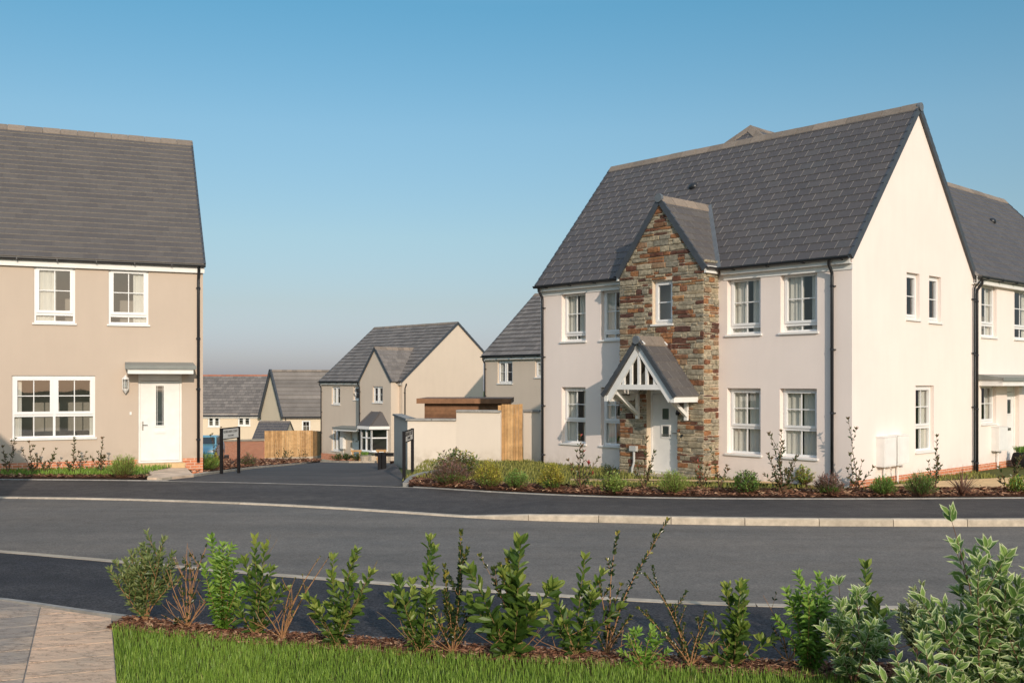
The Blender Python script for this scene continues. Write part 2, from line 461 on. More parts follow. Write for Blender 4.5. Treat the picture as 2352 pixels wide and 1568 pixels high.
def ridge_caps(b, a, c, side, down, L=.45, w=.145, gap=.012):
    """angular ridge tiles from a to c; side = horizontal unit across, down = drop per width"""
    a = Vector(a); c = Vector(c); side = Vector(side)
    d = c-a; n = max(1, round(d.length/L)); dd = d/n; g = d.normalized()*gap/2
    for i in range(n):
        p, q = a+dd*i+g, a+dd*(i+1)-g
        rv = R(); h = U(-.004, .004)
        up = Vector((0, 0, .045+h))
        for sg in (1, -1):
            o = side*w*sg+Vector((0, 0, -down*w))
            vs = [p+up, q+up, q+up+o, p+up+o]
            lo = [x-Vector((0, 0, .03)) for x in vs]
            b.raw(vs+lo, [(0, 1, 2, 3), (4, 7, 6, 5), (0, 4, 5, 1), (1, 5, 6, 2), (2, 6, 7, 3), (3, 7, 4, 0)], 0, rv)

def roof(house, M, L0, L1, W0, W1, z0, zr, Wr, z1, gauge=.25, tw=.33, mats=None, oh=.16, verge=(1, 1), vo=.06, ridge_mat=None, gut=(1, 1), th=.016, extra=None, kneel=True, fas=.17, jw=.006, joint=True):
    """pitched roof: ridge along x at y=Wr; frame M (house local)"""
    mats = mats or [slate, slate_edge]
    sa = (zr-z0)/(Wr-W0); sb = (zr-z1)/(W1-Wr)
    M3 = M.to_3x3()
    b = MB()
    a0, a1 = L0-vo*verge[0], L1+vo*verge[1]
    outs = []
    for (w, z, s, sg) in ((W0, z0, sa, 1), (W1, z1, sb, -1)):
        ye = w-sg*oh; ze = z-oh*s
        ln = math.hypot(Wr-ye, zr-ze)
        vdir = Vector((0, (Wr-ye)/ln, (zr-ze)/ln)); nn = Vector((0, -sg*vdir.z*1.0, abs(vdir.y)))
        O = Vector((a0, ye, ze)); u = Vector((1, 0, 0))
        O2 = M @ O; u2 = M3 @ u; v2 = M3 @ vdir; n2 = M3 @ nn
        poly = [(0, 0), (a1-a0, 0), (a1-a0, ln), (0, ln)]
        if extra and sg == 1: tiles(b, O2, u2, v2, n2, extra(a0, ln), gauge, tw, th, solid=.02)
        tiles(b, O2, u2, v2, n2, poly, gauge, tw, th, jw=jw, joint=joint)
        outs.append((ye, ze, s, sg, ln))
    ro = b.build('roof', mats, house)
    rb = MB()
    ridge_caps(rb, M @ Vector((a0-.01, Wr, zr)), M @ Vector((a1+.01, Wr, zr)), M3 @ Vector((0, 1, 0)), (sa+sb)/2)
    rb.build('ridge', ridge_mat or ridge_m, ro)
    # verge trims
    for e, on in ((L0, verge[0]), (L1, verge[1])):
        if not on: continue
        vb = MB(M)
        sg0 = -1 if e == L0 else 1
        xo = e+sg0*(vo+.012)
        for ye, ze, s, sg, ln in outs:
            k = int(ln/gauge)
            for i in range(k+1):
                t0, t1 = i*gauge/ln, min(1, (i+1)*gauge/ln)
                if t1 <= t0: continue
                pa = Vector((xo, ye+(Wr-ye)*t0, ze+(zr-ze)*t0)); pb = Vector((xo, ye+(Wr-ye)*t1, ze+(zr-ze)*t1))
                nn = Vector((0, -sg*(zr-ze)/ln, abs(Wr-ye)/ln))
                vv = []
                for p, lift in ((pa, .034), (pb, .020)):
                    for dx in (-.055, .0):
                        for h in (-.11, lift):
                            vv.append(p+Vector((sg0*dx, 0, 0))+nn*h)
                vb.raw(vv, [(0, 1, 3, 2), (4, 6, 7, 5), (0, 4, 5, 1), (2, 3, 7, 6), (1, 5, 7, 3), (0, 2, 6, 4)])
        vb.build('verge', verge_m, ro)
    for (ye, ze, s, sg, ln), on in zip(outs, gut):
        if not on: continue
        gb = MB(M); fb = MB(M)
        gy = ye-sg*.045; gz = ze-.035
        n = 8; r = .055
        prof = [(gy+r*math.cos(PI+PI*k/n), gz+r*math.sin(PI+PI*k/n)) for k in range(n+1)]
        for k in range(n):
            (p, q), (p2, q2) = prof[k], prof[k+1]
            gb.face([(a0, p, q), (a1, p, q), (a1, p2, q2), (a0, p2, q2)])
        gb.box(a0, a1, gy-r-.006, gy-r+.006, gz-.012, gz+.008)
        for xx in (a0, a1): gb.face([(xx, p, q) for p, q in prof])
        x = a0+.4
        while x < a1-.2:
            gb.box(x-.012, x+.012, gy-r-.008, gy+r+.03, gz-r-.012, gz-r+.01); gb.box(x-.012, x+.012, gy-r-.012, gy-r+.002, gz-r, gz+.012)
            x += .92
        fy = ye+sg*.03
        fb.box(a0+.02, a1-.02, min(fy, fy+sg*.02), max(fy, fy+sg*.02), gz-fas, ze-.005)
        wy = W0 if sg == 1 else W1
        if abs(wy-fy) > .03:
            fb.box(a0+.02, a1-.02, min(fy+sg*.02, wy+sg*.02), max(fy+sg*.02, wy+sg*.02), gz-fas, gz-fas+.015)
        gb.build('gutter', blackpl, house); fb.build('fascia', whitepaint, house)
    return ro, outs

def downpipe(fc, x, ztop, zbot=0.02, y=-.07, off=(0, 0), r=.036, mat=None, name='downpipe', gy=-.2):
    b = MB(fc.local)
    b.tube([(x+off[0], gy, ztop), (x+off[0], gy, ztop-.1), (x, y-.005, ztop-.27), (x, y, ztop-.36), (x, y, zbot)], r, 10)
    z = ztop-.55
    while z > zbot+.2:
        b.tube([(x, y, z-.02), (x, y, z+.02)], r+.008, 10); b.box(x-.055, x+.055, y+.01, .0, z-.012, z+.012)
        z -= 1.35
    return b.build(name, mat or blackpl, fc.house, True)

def gable_fill(b, fc, x0, x1, xr, z0a, z0b, zr, y=0):
    b.tf = fc.local
    b.face([(x0, y, z0a), (x1, y, z0b), (xr, y, zr)]) if abs(z0a-z0b) < 1e-4 else b.face([(x0, y, min(z0a, z0b)), (x1, y, min(z0a, z0b)), (x1, y, z0b), (xr, y, zr), (x0, y, z0a)])

def stonework(fc, planes, x0, x1, z0, z1, holes=(), hmin=.04, hmax=.125, wmax=.50, corner=False):
    """coursed rubble: every stone an irregular slab standing proud of the mortar"""
    b = MB(fc.local)
    def stone(a, c, d, e):
        if c-a < .03 or e-d < .02: return
        for h in holes:
            if a < h[1] and c > h[0] and d < h[3] and e > h[2]:
                if a < h[0]-.02: stone(a, h[0]-.004, d, e)
                if c > h[1]+.02: stone(h[1]+.004, c, d, e)
                return
        m = .007
        rust = R()
        rv = R()*.56 if rust < .64 else .58+R()*.42
        j = lambda k: U(-k, k)
        k = min(.012, (e-d)*.12)
        nx = 3 if c-a > .15 else 2
        pts = []
        for i in range(nx+1): pts.append((a+m+(c-a-2*m)*i/nx+(j(.012) if 0 < i < nx else 0), d+m+abs(j(k)) if i in (0, nx) else d+m+j(k*.6)))
        for i in range(nx, -1, -1): pts.append((a+m+(c-a-2*m)*i/nx+(j(.012) if 0 < i < nx else j(.004)), e-m-abs(j(k)) if i in (0, nx) else e-m+j(k*.6)))
        pts = clip(pts, planes)
        if len(pts) < 3: return
        cx = sum(p[0] for p in pts)/len(pts); cz = sum(p[1] for p in pts)/len(pts)
        h = U(.010, .042)
        ins = [(p[0]+(cx-p[0])*.06, p[1]+(cz-p[1])*.12) for p in pts]
        n = len(pts)
        vs = [(p[0], .0, p[1]) for p in pts]+[(p[0], -h*.75, p[1]) for p in pts]+[(p[0], -h+j(.004), p[1]) for p in ins]+[(cx, -h-U(0, .006), cz)]
        fs = [(i, (i+1) % n, n+(i+1) % n, n+i) for i in range(n)]+[(n+i, n+(i+1) % n, 2*n+(i+1) % n, 2*n+i) for i in range(n)]+[(2*n+i, 2*n+(i+1) % n, 3*n) for i in range(n)]
        b.raw(vs, fs, 0, rv)
    z = z0
    while z < z1:
        h = U(hmin, hmax)
        if R() < .3: h = U(hmax*.9, hmax*1.3)
        x = x0
        while x < x1-.02:
            w = U(.13, wmax)*(1 if h > .09 else U(.6, 1.1))
            if x+w > x1-.1: w = x1-x
            if h > .12 and R() < .35:
                s = U(.35, .65); stone(x, x+w, z, z+h*s)
                if R() < .4:
                    q = U(.35, .65); stone(x, x+w*q, z+h*s, z+h); stone(x+w*q, x+w, z+h*s, z+h)
                else: stone(x, x+w, z+h*s, z+h)
            else: stone(x, x+w, z, z+h)
            x += w
        z += h
    return b

def door(fc, x0, x1, z0, z1, y, lights=(), handle=1, letter=True, long_light=None, dark_letter=True):
    """panel door in its frame with glazed lights, handle and letter plate"""
    b = MB(fc.local); fw = .055
    b.box(x0, x0+fw, y-.01, y+.06, z0, z1); b.box(x1-fw, x1, y-.01, y+.06, z0, z1); b.box(x0+fw, x1-fw, y-.01, y+.06, z1-fw, z1)
    dz1 = z1-fw-.14
    b.box(x0+fw, x1-fw, y+.012, y+.05, dz1+.012, z1-fw)       # head panel
    b.box(x0+fw+.004, x1-fw-.004, y+.006, y+.05, z0+.05, dz1)
    b.box(x0+fw, x1-fw, y-.02, y+.05, z0, z0+.04)
    d = b.build('door', whitepaint, fc.house)
    for a, c, e, f in lights:
        g = MB(fc.local); gf = MB(fc.local)
        g.face([(a, y+.001, e), (c, y+.001, e), (c, y+.001, f), (a, y+.001, f)])
        t = .035
        gf.box(a-t, c+t, y-.012, y+.006, e-t, e); gf.box(a-t, c+t, y-.012, y+.006, f, f+t); gf.box(a-t, a, y-.012, y+.006, e, f); gf.box(c, c+t, y-.012, y+.006, e, f)
        if long_light:
            gf.box(a+.03, a+.036, y-.004, y+.0, e, f); gf.box(c-.036, c-.03, y-.004, y+.0, e, f)
            gf.box(a, c, y-.004, y, e+.09, e+.096); gf.box(a, c, y-.004, y, f-.096, f-.09)
        g.build('door_light', glass_dark, d); gf.build('light_frame', whitepaint, d)
    h = MB(fc.local); hx = x1-fw-.06 if handle > 0 else x0+fw+.06
    hz = z0+1.0
    h.box(hx-.018, hx+.018, y-.01, y+.006, hz-.14, hz+.09); h.tube([(hx, y-.01, hz), (hx, y-.055, hz), (hx-handle*.12, y-.058, hz-.005)], .009, 6)
    h.build('handle', chrome, d)
    if letter:
        l = MB(fc.local); mx = (x0+x1)/2; lz = z0+.93 if dark_letter else z0+.80
        l.box(mx-.14, mx+.14, y-.012, y+.006, lz-.035, lz+.035)
        l.build('letter_plate', chrome if dark_letter else whitepaint, d)
    return d

def flat_canopy(fc, x0, x1, z, y0=0, depth=.62, hgt=.09):
    b = MB(fc.local)
    b.raw([(x0, y0-depth, z), (x1, y0-depth, z), (x1, y0, z), (x0, y0, z), (x0, y0-depth, z+hgt*.6), (x1, y0-depth, z+hgt*.6), (x1, y0, z+hgt*1.6), (x0, y0, z+hgt*1.6)],
          [(0, 3, 2, 1), (4, 5, 6, 7), (0, 1, 5, 4), (1, 2, 6, 5), (2, 3, 7, 6), (3, 0, 4, 7)])
    b.box(x0-.02, x1+.02, y0-depth-.02, y0-depth, z-.03, z+hgt*.7)
    c = b.build('door_canopy', copper, fc.house)
    w = MB(fc.local); w.box(x0+.05, x1-.05, y0-depth+.03, y0, z-.15, z-.002)
    w.build('canopy_board', whitepaint, c)
    return c

def meter(fc, x0, x1, z0, z1, pipe=True):
    b = MB(fc.local); b.box(x0, x1, -.20, .0, z0, z1); b.box(x0-.008, x1+.008, -.215, .0, z1, z1+.02)
    b.box(x0+.03, x1-.03, -.212, -.2, z0+.03, z1-.03)
    m = b.build('meter_box', whitepaint, fc.house)
    if pipe:
        p = MB(fc.local); p.tube([((x0+x1)/2, -.06, z0), ((x0+x1)/2, -.06, .0)], .022, 8); p.build('conduit', whitepaint, m)

def plinth(fc, x0, x1, z0, z1, y=-.006):
    b = MB(fc.local); b.box(x0, x1, y, .05, z0, z1); b.build('brick_plinth', brickm, fc.house)

def roof_vent(house, M, p, n, v):
    b = MB(); P = M @ Vector(p); n = M.to_3x3() @ Vector(n); v = M.to_3x3() @ Vector(v); s = n.cross(v)
    vs = []; fs = []
    for i in range(5):
        for k in range(10):
            t = 2*PI*k/10; ph = PI/2*i/4
            vs.append(P+s*.13*math.cos(t)*math.cos(ph)+v*.11*math.sin(t)*math.cos(ph)+n*(.02+.09*math.sin(ph)))
    for i in range(4):
        for k in range(10): fs.append((i*10+k, i*10+(k+1) % 10, (i+1)*10+(k+1) % 10, (i+1)*10+k))
    b.raw(vs, fs); b.build('roof_vent', blackpl, house, True)

#================================================================== MAIN HOUSE
A = Vector((-.680, .733, 0)); B_ = Vector((.733, .680, 0))
RZ = math.atan2(-.733, .680)
C0 = Vector((7.15, 21.2, 0)); LM = 9.34
O0 = C0+A*LM
main = thing('cream_house', 'large cream house with slate roof, stone front gable and white timber porch', 'house', O0, RZ)
ZE, ZR, WM, YR = 5.12, 8.66, 5.96, 3.0
front = Face(main, frm(0, 0)); side = Face(main, frm(LM, 0, 0, PI/2))
back = Face(main, frm(LM, WM, 0, PI)); lside = Face(main, frm(0, WM, 0, -PI/2))
bx0, bx1, by = 3.41, 5.95, -.56
bayf = Face(main, frm(0, by)); bayr = Face(main, frm(bx1, by, 0, PI/2)); bayl = Face(main, frm(bx0, 0, 0, -PI/2))
w_up = [front.rect(1670.3, 1747, 637.5, 768, 0), front.rect(1792.8, 1877, 623.6, 760, 0), front.rect(1290, 1345, 673.5, 784.5, 0), front.rect(1380, 1432, 667, 783, 0)]
w_lo = [front.rect(1670, 1747, 889.5, 1039, 0), front.rect(1791, 1876, 889.5, 1046, 0), front.rect(1290, 1345, 890.5, 1016, 0), front.rect(1380, 1432, 890.5, 1022, 0)]
print('main windows', [[round(v, 2) for v in w] for w in w_up+w_lo])
zt_u, zb_u = np.mean([w[3] for w in w_up]), np.mean([w[2] for w in w_up])
zt_l, zb_l = np.mean([w[3] for w in w_lo]), np.mean([w[2] for w in w_lo])
w_up = [(w[0], w[1], zb_u, zt_u) for w in w_up]; w_lo = [(w[0], w[1], zb_l, zt_l) for w in w_lo]
ops = w_up+w_lo
wb = wall(front, 0, LM, 0, ZE, ops, reveal=.14)
w_s = [side.rect(2082.3, 2112, 624.7, 731), side.rect(2134, 2161.5, 632.7, 738), side.rect(2103, 2145, 885.2, 1037)]
print('side windows', [[round(v, 2) for v in w] for w in w_s])
wall(side, 0, WM, 0, ZE, w_s, b=wb); gable_fill(wb, side, 0, WM, YR, ZE, ZE, ZR)
wall(back, 0, LM, 0, ZE, [], b=wb); wall(lside, 0, WM, 0, ZE, [], b=wb); gable_fill(wb, lside, 0, WM, WM-YR, ZE, ZE, ZR)
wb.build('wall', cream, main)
interior(main, 0, LM, 0, WM, [2.55], 5.0)
for w, c in zip(w_up, ((.52, .40), (.52, .30), (.5, .5), (.5, .45))): window(front, *w, transom=.13, curtain=c, reveal=.13)
for w, c in zip(w_lo, ((.5, .5), (.5, .5), (.5, .3), (.45, .3))): window(front, *w, transom=.40, curtain=c, reveal=.13)
window(side, *w_s[0], transom=None, bars='h', curtain=(0, 0)); window(side, *w_s[1], transom=None, bars='h', curtain=(0, 0))
window(side, *w_s[2], transom=.36, curtain=(0, .5))
def bump_tip(a0, ln):
    return None
# the rear wing stands a little higher, so the front slope runs up into a small point over the ridge
slope = (ZR-ZE)/YR
pk = None
o = front.inv @ Vector((0, 0, CH)); dvec = front.inv.to_3x3() @ Vector(((1724-CX)/F, 1, (HY-292)/F))
t_ = (slope*o.y+ZE-o.z)/(dvec.z-slope*dvec.y); pk = o+dvec*t_
print('peak', pk)
hgt = pk.z-ZR
cosS = 1/math.hypot(1, slope)
oh = .16
base_hw = hgt*1.35
def extra(a0, ln):
    top = (pk.y+oh)/cosS
    return [(pk.x-base_hw-a0, ln-.02), (pk.x+base_hw-a0, ln-.02), (pk.x-a0, top)]
mroof, _ = roof(main, Matrix(), 0, LM, 0, WM, ZE, ZR, YR, ZE, extra=extra, verge=(1, 1), gut=(0, 1), gauge=.245, tw=.34, oh=oh)
rb = MB()
for sg in (-1, 1):
    a = Vector((pk.x+sg*base_hw, YR+.02, ZR+.02)); c = Vector((pk.x, pk.y, pk.z+.02))
    d = c-a; n = 2
    for i in range(n):
        p, q = a+d*(i/n)+d*.01, a+d*((i+1)/n)-d*.01
        f = Vector((0, -.16, -.16*slope)); bk = Vector((0, .2, -.02))
        for o_ in (f, bk):
            vs = [p+Vector((0, 0, .04)), q+Vector((0, 0, .04)), q+o_+Vector((0, 0, .03)), p+o_+Vector((0, 0, .03))]
            rb.raw(vs+[v-Vector((0, 0, .03)) for v in vs], [(0, 1, 2, 3), (4, 7, 6, 5), (0, 4, 5, 1), (1, 5, 6, 2), (2, 6, 7, 3), (3, 7, 4, 0)], 0, R())
ridge_caps(rb, (pk.x, pk.y, pk.z), (pk.x, pk.y+4.5, pk.z), (1, 0, 0), hgt/base_hw)
rb.build('ridge', ridge_m, mroof)
wing = MB()
for sg in (-1, 1):
    tl = math.hypot(base_hw*3, hgt*3)
    tiles(wing, (pk.x+sg*base_hw*3, pk.y, pk.z-hgt*3), (0, 1, 0), (-sg*base_hw*3/tl, 0, hgt*3/tl), (sg*hgt*3/tl, 0, base_hw*3/tl), [(.0, 0), (4.5, 0), (4.5, tl), (0, tl)], .25, .34)
wing.build('rear_wing_roof', [slate, slate_edge], mroof)
# front gutter in two runs either side of the stone bay
for a, c in ((-.06, bx0-.05), (bx1+.1, LM+.05)):
    g = MB(); ye, ze = -oh, ZE-oh*slope
    gy, gz, r = ye-.045, ze-.02, .055
    prof = [(gy+r*math.cos(PI+PI*k/8), gz+r*math.sin(PI+PI*k/8)) for k in range(9)]
    for k in range(8): g.face([(a, *prof[k]), (c, *prof[k]), (c, *prof[k+1]), (a, *prof[k+1])])
    g.box(a, c, gy-r-.006, gy-r+.006, gz-.012, gz+.01)
    for xx in (a, c): g.face([(xx, p, q) for p, q in prof])
    x = a+.45
    while x < c-.1:
        g.box(x-.012, x+.012, gy-r-.01, gy+r+.03, gz-r-.014, gz-r+.006); x += .9
    g.build('gutter', blackpl, main)
    f = MB(); f.box(a+.06, c-.03, ye+.03, ye+.05, gz-.14, ze-.01); f.box(a+.06, c-.03, ye+.05, -.0, gz-.14, gz-.125); f.box(a+.06, c-.03, -.02, 0, gz-.26, gz-.141)
    f.build('fascia', whitepaint, main)
zg = ZE-oh*slope-.06
downpipe(front, 9.34-.42, zg, mat=None)
downpipe(front, .14, zg)
roof_vent(mroof, Matrix(), (front.at(1581, 455, 1.6)[0]-.1, 1.95, ZE+1.95*slope), (0, -slope*cosS, cosS), (0, cosS, slope*cosS))
# stone bay
BZE, BZR = 5.05, 6.72
dz0, dz1 = 0.06, 2.17
dr = (4.26, 5.19, dz0, dz1)
bw = bayf.rect(1499, 1544.5, 646, 744.5)
bops = [dr, bw]
planes_top = []
bc = (bx0+bx1)/2; sl = (BZR-BZE)/(bc-bx0)
planes_top = [(-sl, 1, BZE-sl*bx0), (sl, 1, BZE+sl*bx1)]
mw = wall(bayf, bx0, bx1, 0, BZE, bops, reveal=.12); gable_fill(mw, bayf, bx0, bx1, bc, BZE, BZE, BZR)
wall(bayr, 0, .56, 0, BZE, [], b=mw); wall(bayl, 0, .56, 0, BZE, [], b=mw)
mw.build('bay_wall', mortar, main)
sx_ = stonework(bayf, planes_top, bx0-.01, bx1+.01, 0, BZR, bops)
s2 = stonework(bayr, [], -.01, .56, 0, BZE, wmax=.35); s3 = stonework(bayl, [], 0, .57, 0, BZE, wmax=.35)
i0 = len(sx_.v)
for s_ in (s2, s3):
    k = len(sx_.v); sx_.v += s_.v; sx_.f += [tuple(i+k for i in f) for f in s_.f]; sx_.m += s_.m; sx_.r += s_.r
sx_.build('stone_facing', stone_m, main)
window(bayf, *bw, transom=None, bars='h', curtain=(0, 0), reveal=.1)
door(bayf, *dr, .15, lights=[(4.26+.36, 4.26+.56, 1.62-.24, 1.62+.02), (4.26+.36, 4.26+.56, 1.62-.66, 1.62-.40)], handle=1)
st = MB(); st.box(4.1, 5.35, by-.35, by-.04, -.05, .06); st.build('door_step', kerb_m, main)
BM = frm(bx1, by, 0, PI/2)     # x' = into the house, y' = to the left
broof, bo = roof(main, BM, 0, 3.2, 0, bx1-bx0, BZE, BZR, (bx1-bx0)/2, BZE, verge=(1, 0), gut=(0, 0), oh=.10, gauge=.22, tw=.33, mats=[slate_warm, slate_edge])
# short bay gutters, fascia boxes, lead valley
for sg, xx in ((1, bx1), (-1, bx0)):
    g = MB(); gx = xx+sg*.15
    for k in range(8):
        a1, a2 = PI+PI*k/8, PI+PI*(k+1)/8
        g.face([(gx+.05*math.cos(a1), by-.05, 4.93+.05*math.sin(a1)), (gx+.05*math.cos(a1), -.12, 4.93+.05*math.sin(a1)), (gx+.05*math.cos(a2), -.12, 4.93+.05*math.sin(a2)), (gx+.05*math.cos(a2), by-.05, 4.93+.05*math.sin(a2))])
    g.build('gutter', blackpl, main)
    f = MB(); f.box(min(xx+sg*.035, xx+sg*.095), max(xx+sg*.035, xx+sg*.095), by-.035, -.13, 4.80, 4.97); f.build('fascia', whitepaint, main)
v = MB()
for sg in (1, -1):
    xe, ze = bc+sg*(bx1-bc+.10), BZE-.10*sl
    p0 = Vector((xe, (ze-ZE)/slope, ze)); p1 = Vector((bc, (BZR-ZE)/slope, BZR))
    nn = Vector((0, -slope*cosS, cosS))
    v.bar(p0+nn*.03+Vector((sg*.045, 0, 0)), p1+nn*.03+Vector((sg*.045, 0, 0)), .12, .02, nn)
v.build('lead_valley', lead, broof)
cp = MB(); cp.tube([(bc, by-.10, BZR-.03), (bc, by-.02, BZR-.03)], .105, 14); cp.build('ridge_end_cap', lead, broof)
cp = MB(); cp.tube([(LM+.10, YR, ZR-.06), (LM+.03, YR, ZR-.06)], .10, 14); cp.build('ridge_end_cap', lead, mroof)
# porch
pf, pw0, pw1, pc = -1.50, 3.66, 5.84, 4.75
PZE, PZR = 1.96, 3.32
porch = MB(); psl = (PZR-PZE)/(pc-pw0)
PM = frm(pw1, pf, 0, PI/2)
# roof() makes tiles, verge, ridge; keep the porch together under one part
pr = MB(); hw = (pw1-pw0)/2; ln = math.hypot(hw, PZR-PZE)
for sg in (1, -1):
    tiles(pr, (pc+sg*hw, pf, PZE), (0, 1, 0), (-sg*hw/ln, 0, (PZR-PZE)/ln), (sg*(PZR-PZE)/ln, 0, hw/ln), [(0, 0), (by-pf-.01, 0), (by-pf-.01, ln), (0, ln)], .25, .33, solid=.04)
po = pr.build('porch_roof', [slate_warm, slate_edge], main)
vb = MB()
for sg in (1, -1):
    n = 8
    for i in range(n):
        t0, t1 = i/n, (i+1)/n
        p = Vector((pc+sg*hw*(1-t0)*1.02, pf-.03, PZE+(PZR-PZE)*t0)); q = Vector((pc+sg*hw*(1-t1)*1.02, pf-.03, PZE+(PZR-PZE)*t1))
        nn = Vector((sg*(PZR-PZE)/ln, 0, hw/ln))
        vs = []
        for pt, lf in ((p, .035), (q, .022)):
            for dy in (0, .06):
                for h in (-.07, lf): vs.append(pt+Vector((0, dy, 0))+nn*h)
        vb.raw(vs, [(0, 1, 3, 2), (4, 6, 7, 5), (0, 4, 5, 1), (2, 3, 7, 6), (1, 5, 7, 3), (0, 2, 6, 4)])
vb.build('verge', verge_m, po)
rc = MB(); ridge_caps(rc, (pc, pf-.04, PZR), (pc, by-.02, PZR), (1, 0, 0), psl, w=.17); rc.build('ridge', ridge_m, po)
cp = MB(); cp.tube([(pc, pf-.07, PZR-.06), (pc, pf-.01, PZR-.06)], .10, 14); cp.build('ridge_end_cap', lead, po)
tb = MB()
for sg in (1, -1):
    nn = Vector((sg*(PZR-PZE)/ln, 0, hw/ln))
    for yy in (pf+.05, by-.06):
        p = Vector((pc+sg*hw*.985, yy, PZE)); q = Vector((pc, yy, PZR))
        tb.bar(p-nn*.16, q-nn*.16+Vector((0, 0, 0)), .16, .045, (0, 1, 0))
    tb.box(min(pc+sg*hw*.97, pc+sg*(hw-.14)), max(pc+sg*hw*.97, pc+sg*(hw-.14)), pf+.02, by-.01, PZE-.145, PZE-.01)
    tb.box(pc+sg*.74-.045, pc+sg*.74+.045, by-.09, by-.02, 1.38, 2.06)       # wall post
    tb.box(pc+sg*.74-.045, pc+sg*.74+.045, pf+.08, by-.02, 1.99, 2.10)       # arm
    tb.bar((pc+sg*.74, pf+.10, 2.02), (pc+sg*.74, by-.07, 1.50), .085, .085, (1, 0, 0))
zb = 2.12
xb = hw*(PZR-.2-zb)/(PZR-PZE)
tb.box(pc-xb+.02, pc+xb-.02, pf+.03, pf+.11, zb-.02, zb+.10)
for k in range(-2, 3):
    xx = pc+k*.235
    zt_ = PZR-.24-abs(xx-pc)*psl
    if zt_ > zb+.12: tb.box(xx-.035, xx+.035, pf+.04, pf+.09, zb+.1, zt_)
tb.build('porch_timber', whitepaint, po)
# small fittings by the door
x0, x1, z0, z1 = bayf.rect(1446, 1461, 1026, 1035, -.1)
lp = MB(bayf.local); lp.box(x0, x1, -.12, -.03, z0, z1+.03); lp.tube([((x0+x1)/2+.02, -.08, z0), ((x0+x1)/2+.02, -.08, .3), ((x0+x1)/2-.03, -.09, .15), ((x0+x1)/2-.03, -.09, .02)], .03, 8)
lp.build('drain_pipe', plain('grey_pipe', (.50, .50, .48), .5, .05), main)
lp = MB(bayf.local); lp.tube([(5.36, -.04, 1.02), (5.36, -.06, 1.02)], .03, 10); lp.build('door_bell', blackpl, main)
lp = MB(bayf.local); lp.tube([(5.27, -.1, 1.50), (5.27, -.1, 1.54), (5.27, -.1, 1.62)], [.04, .055, .03], 8); lp.box(5.25, 5.29, -.06, -.03, 1.52, 1.6); lp.build('porch_lamp', blackpl, main)
plinth(side, -.01, WM, -.1, .19); 
# meter boxes
for (a, c, t, bt) in ((2021.5, 2049.4, 1004.6, 1072), (2052.6, 2079.4, 1001, 1068)):
    x0, x1, z0, z1 = side.rect(a, c, t, bt, -.1); meter(side, x0, x1-.02, z0, z1)

#------------------------------------------------------------------ right neighbour
nb = thing('cream_terrace_house', 'cream house at the right edge with a white door under flat grey canopy', 'house', O0, RZ)
NE, NR = 5.12, 8.45
nf = Face(nb, frm(LM, WM, 0, PI/2)); NL = 10.0
nf2 = nf
nw = [nf.rect(2254, 2289, 649, 772), nf.rect(2330, 2372, 660, 777)]
nl = [nf.rect(2254, 2288, 882, 972.5)]
nd = nf.rect(2313, 2341, 884, 1067)
zt = (nw[0][3]+nw[1][3])/2; zb_ = (nw[0][2]+nw[1][2])/2
nw = [(w[0], w[1], zb_, zt) for w in nw]
print('nb', nw, nl, nd)
nops = nw+nl+[nd]
b = wall(nf, 0.002, NL, 0, NE, nops)
nfar = Face(nb, frm(LM, WM+NL, 0, PI)); wall(nfar, 0, 6.2, 0, NE, [], b=b); gable_fill(b, nfar, 0, 6.2, 3.1, NE, NE, NR)
nbk = Face(nb, frm(LM-6.2, WM+NL, 0, -PI/2)); wall(nbk, 0, NL, 0, NE, [], b=b)
b.build('wall', cream, nb)
b = MB(); b.box(LM-4.9, LM-1.3, WM+.3, WM+NL-1.3, .05, 5)
for z in (.02, 2.55): b.box(LM-1.31, LM-.2, WM+.2, WM+NL-.2, z, z+.2)
b.build('interior', inside_m, nb)
for w in nw: window(nf, *w, transom=.22, curtain=(.3, .3))
for w in nl: window(nf, *w, transom=None, curtain=(0, .3))
door(nf, *nd, .12, lights=[(nd[0]+.3, nd[0]+.55, nd[2]+1.35, nd[2]+1.72)], handle=-1)
cx0, cz0 = nf.at(2303, 866, -.6)
flat_canopy(nf, cx0, nd[1]+.35, 2.33, 0, .62)
NMf = nf.local
nroof, _ = roof(nb, NMf, 0.0, NL, 0, 6.2, NE, NR, 3.1, NE, verge=(0, 1), gut=(1, 0), oh=.16, gauge=.245, tw=.34)
downpipe(nf, .14, NE-.27, r=.036); downpipe(nf, .02, 4.9, r=.02, y=-.05)
nsl = (NR-NE)/3.1; ncs = 1/math.hypot(1, nsl)
vx, vz = nf.at(2279, 506, 1.9)
roof_vent(nroof, NMf, (vx, 1.9, NE+1.9*nsl), (0, -nsl*ncs, ncs), (0, ncs, nsl*ncs))
mx0, mx1, mz0, mz1 = nf.rect(2285, 2305.5, 981, 1035.6, -.1); meter(nf, mx0, mx1, mz0, mz1)
plinth(nf, .0, NL, -.1, .19)
nx = thing('far_terrace_house', 'roof of the next house along, just showing past the slate roof at the right edge', 'house', O0, RZ)
ff = Face(nx, frm(LM, WM+NL+.05, 0, PI/2))
b = wall(ff, 0, 7, 0, 4.9, []); b.build('wall', cream, nx)
roof(nx, ff.local, 0, 7, 0, 6.2, 4.8, 7.8, 3.1, 4.8, verge=(1, 1), gut=(1, 0))

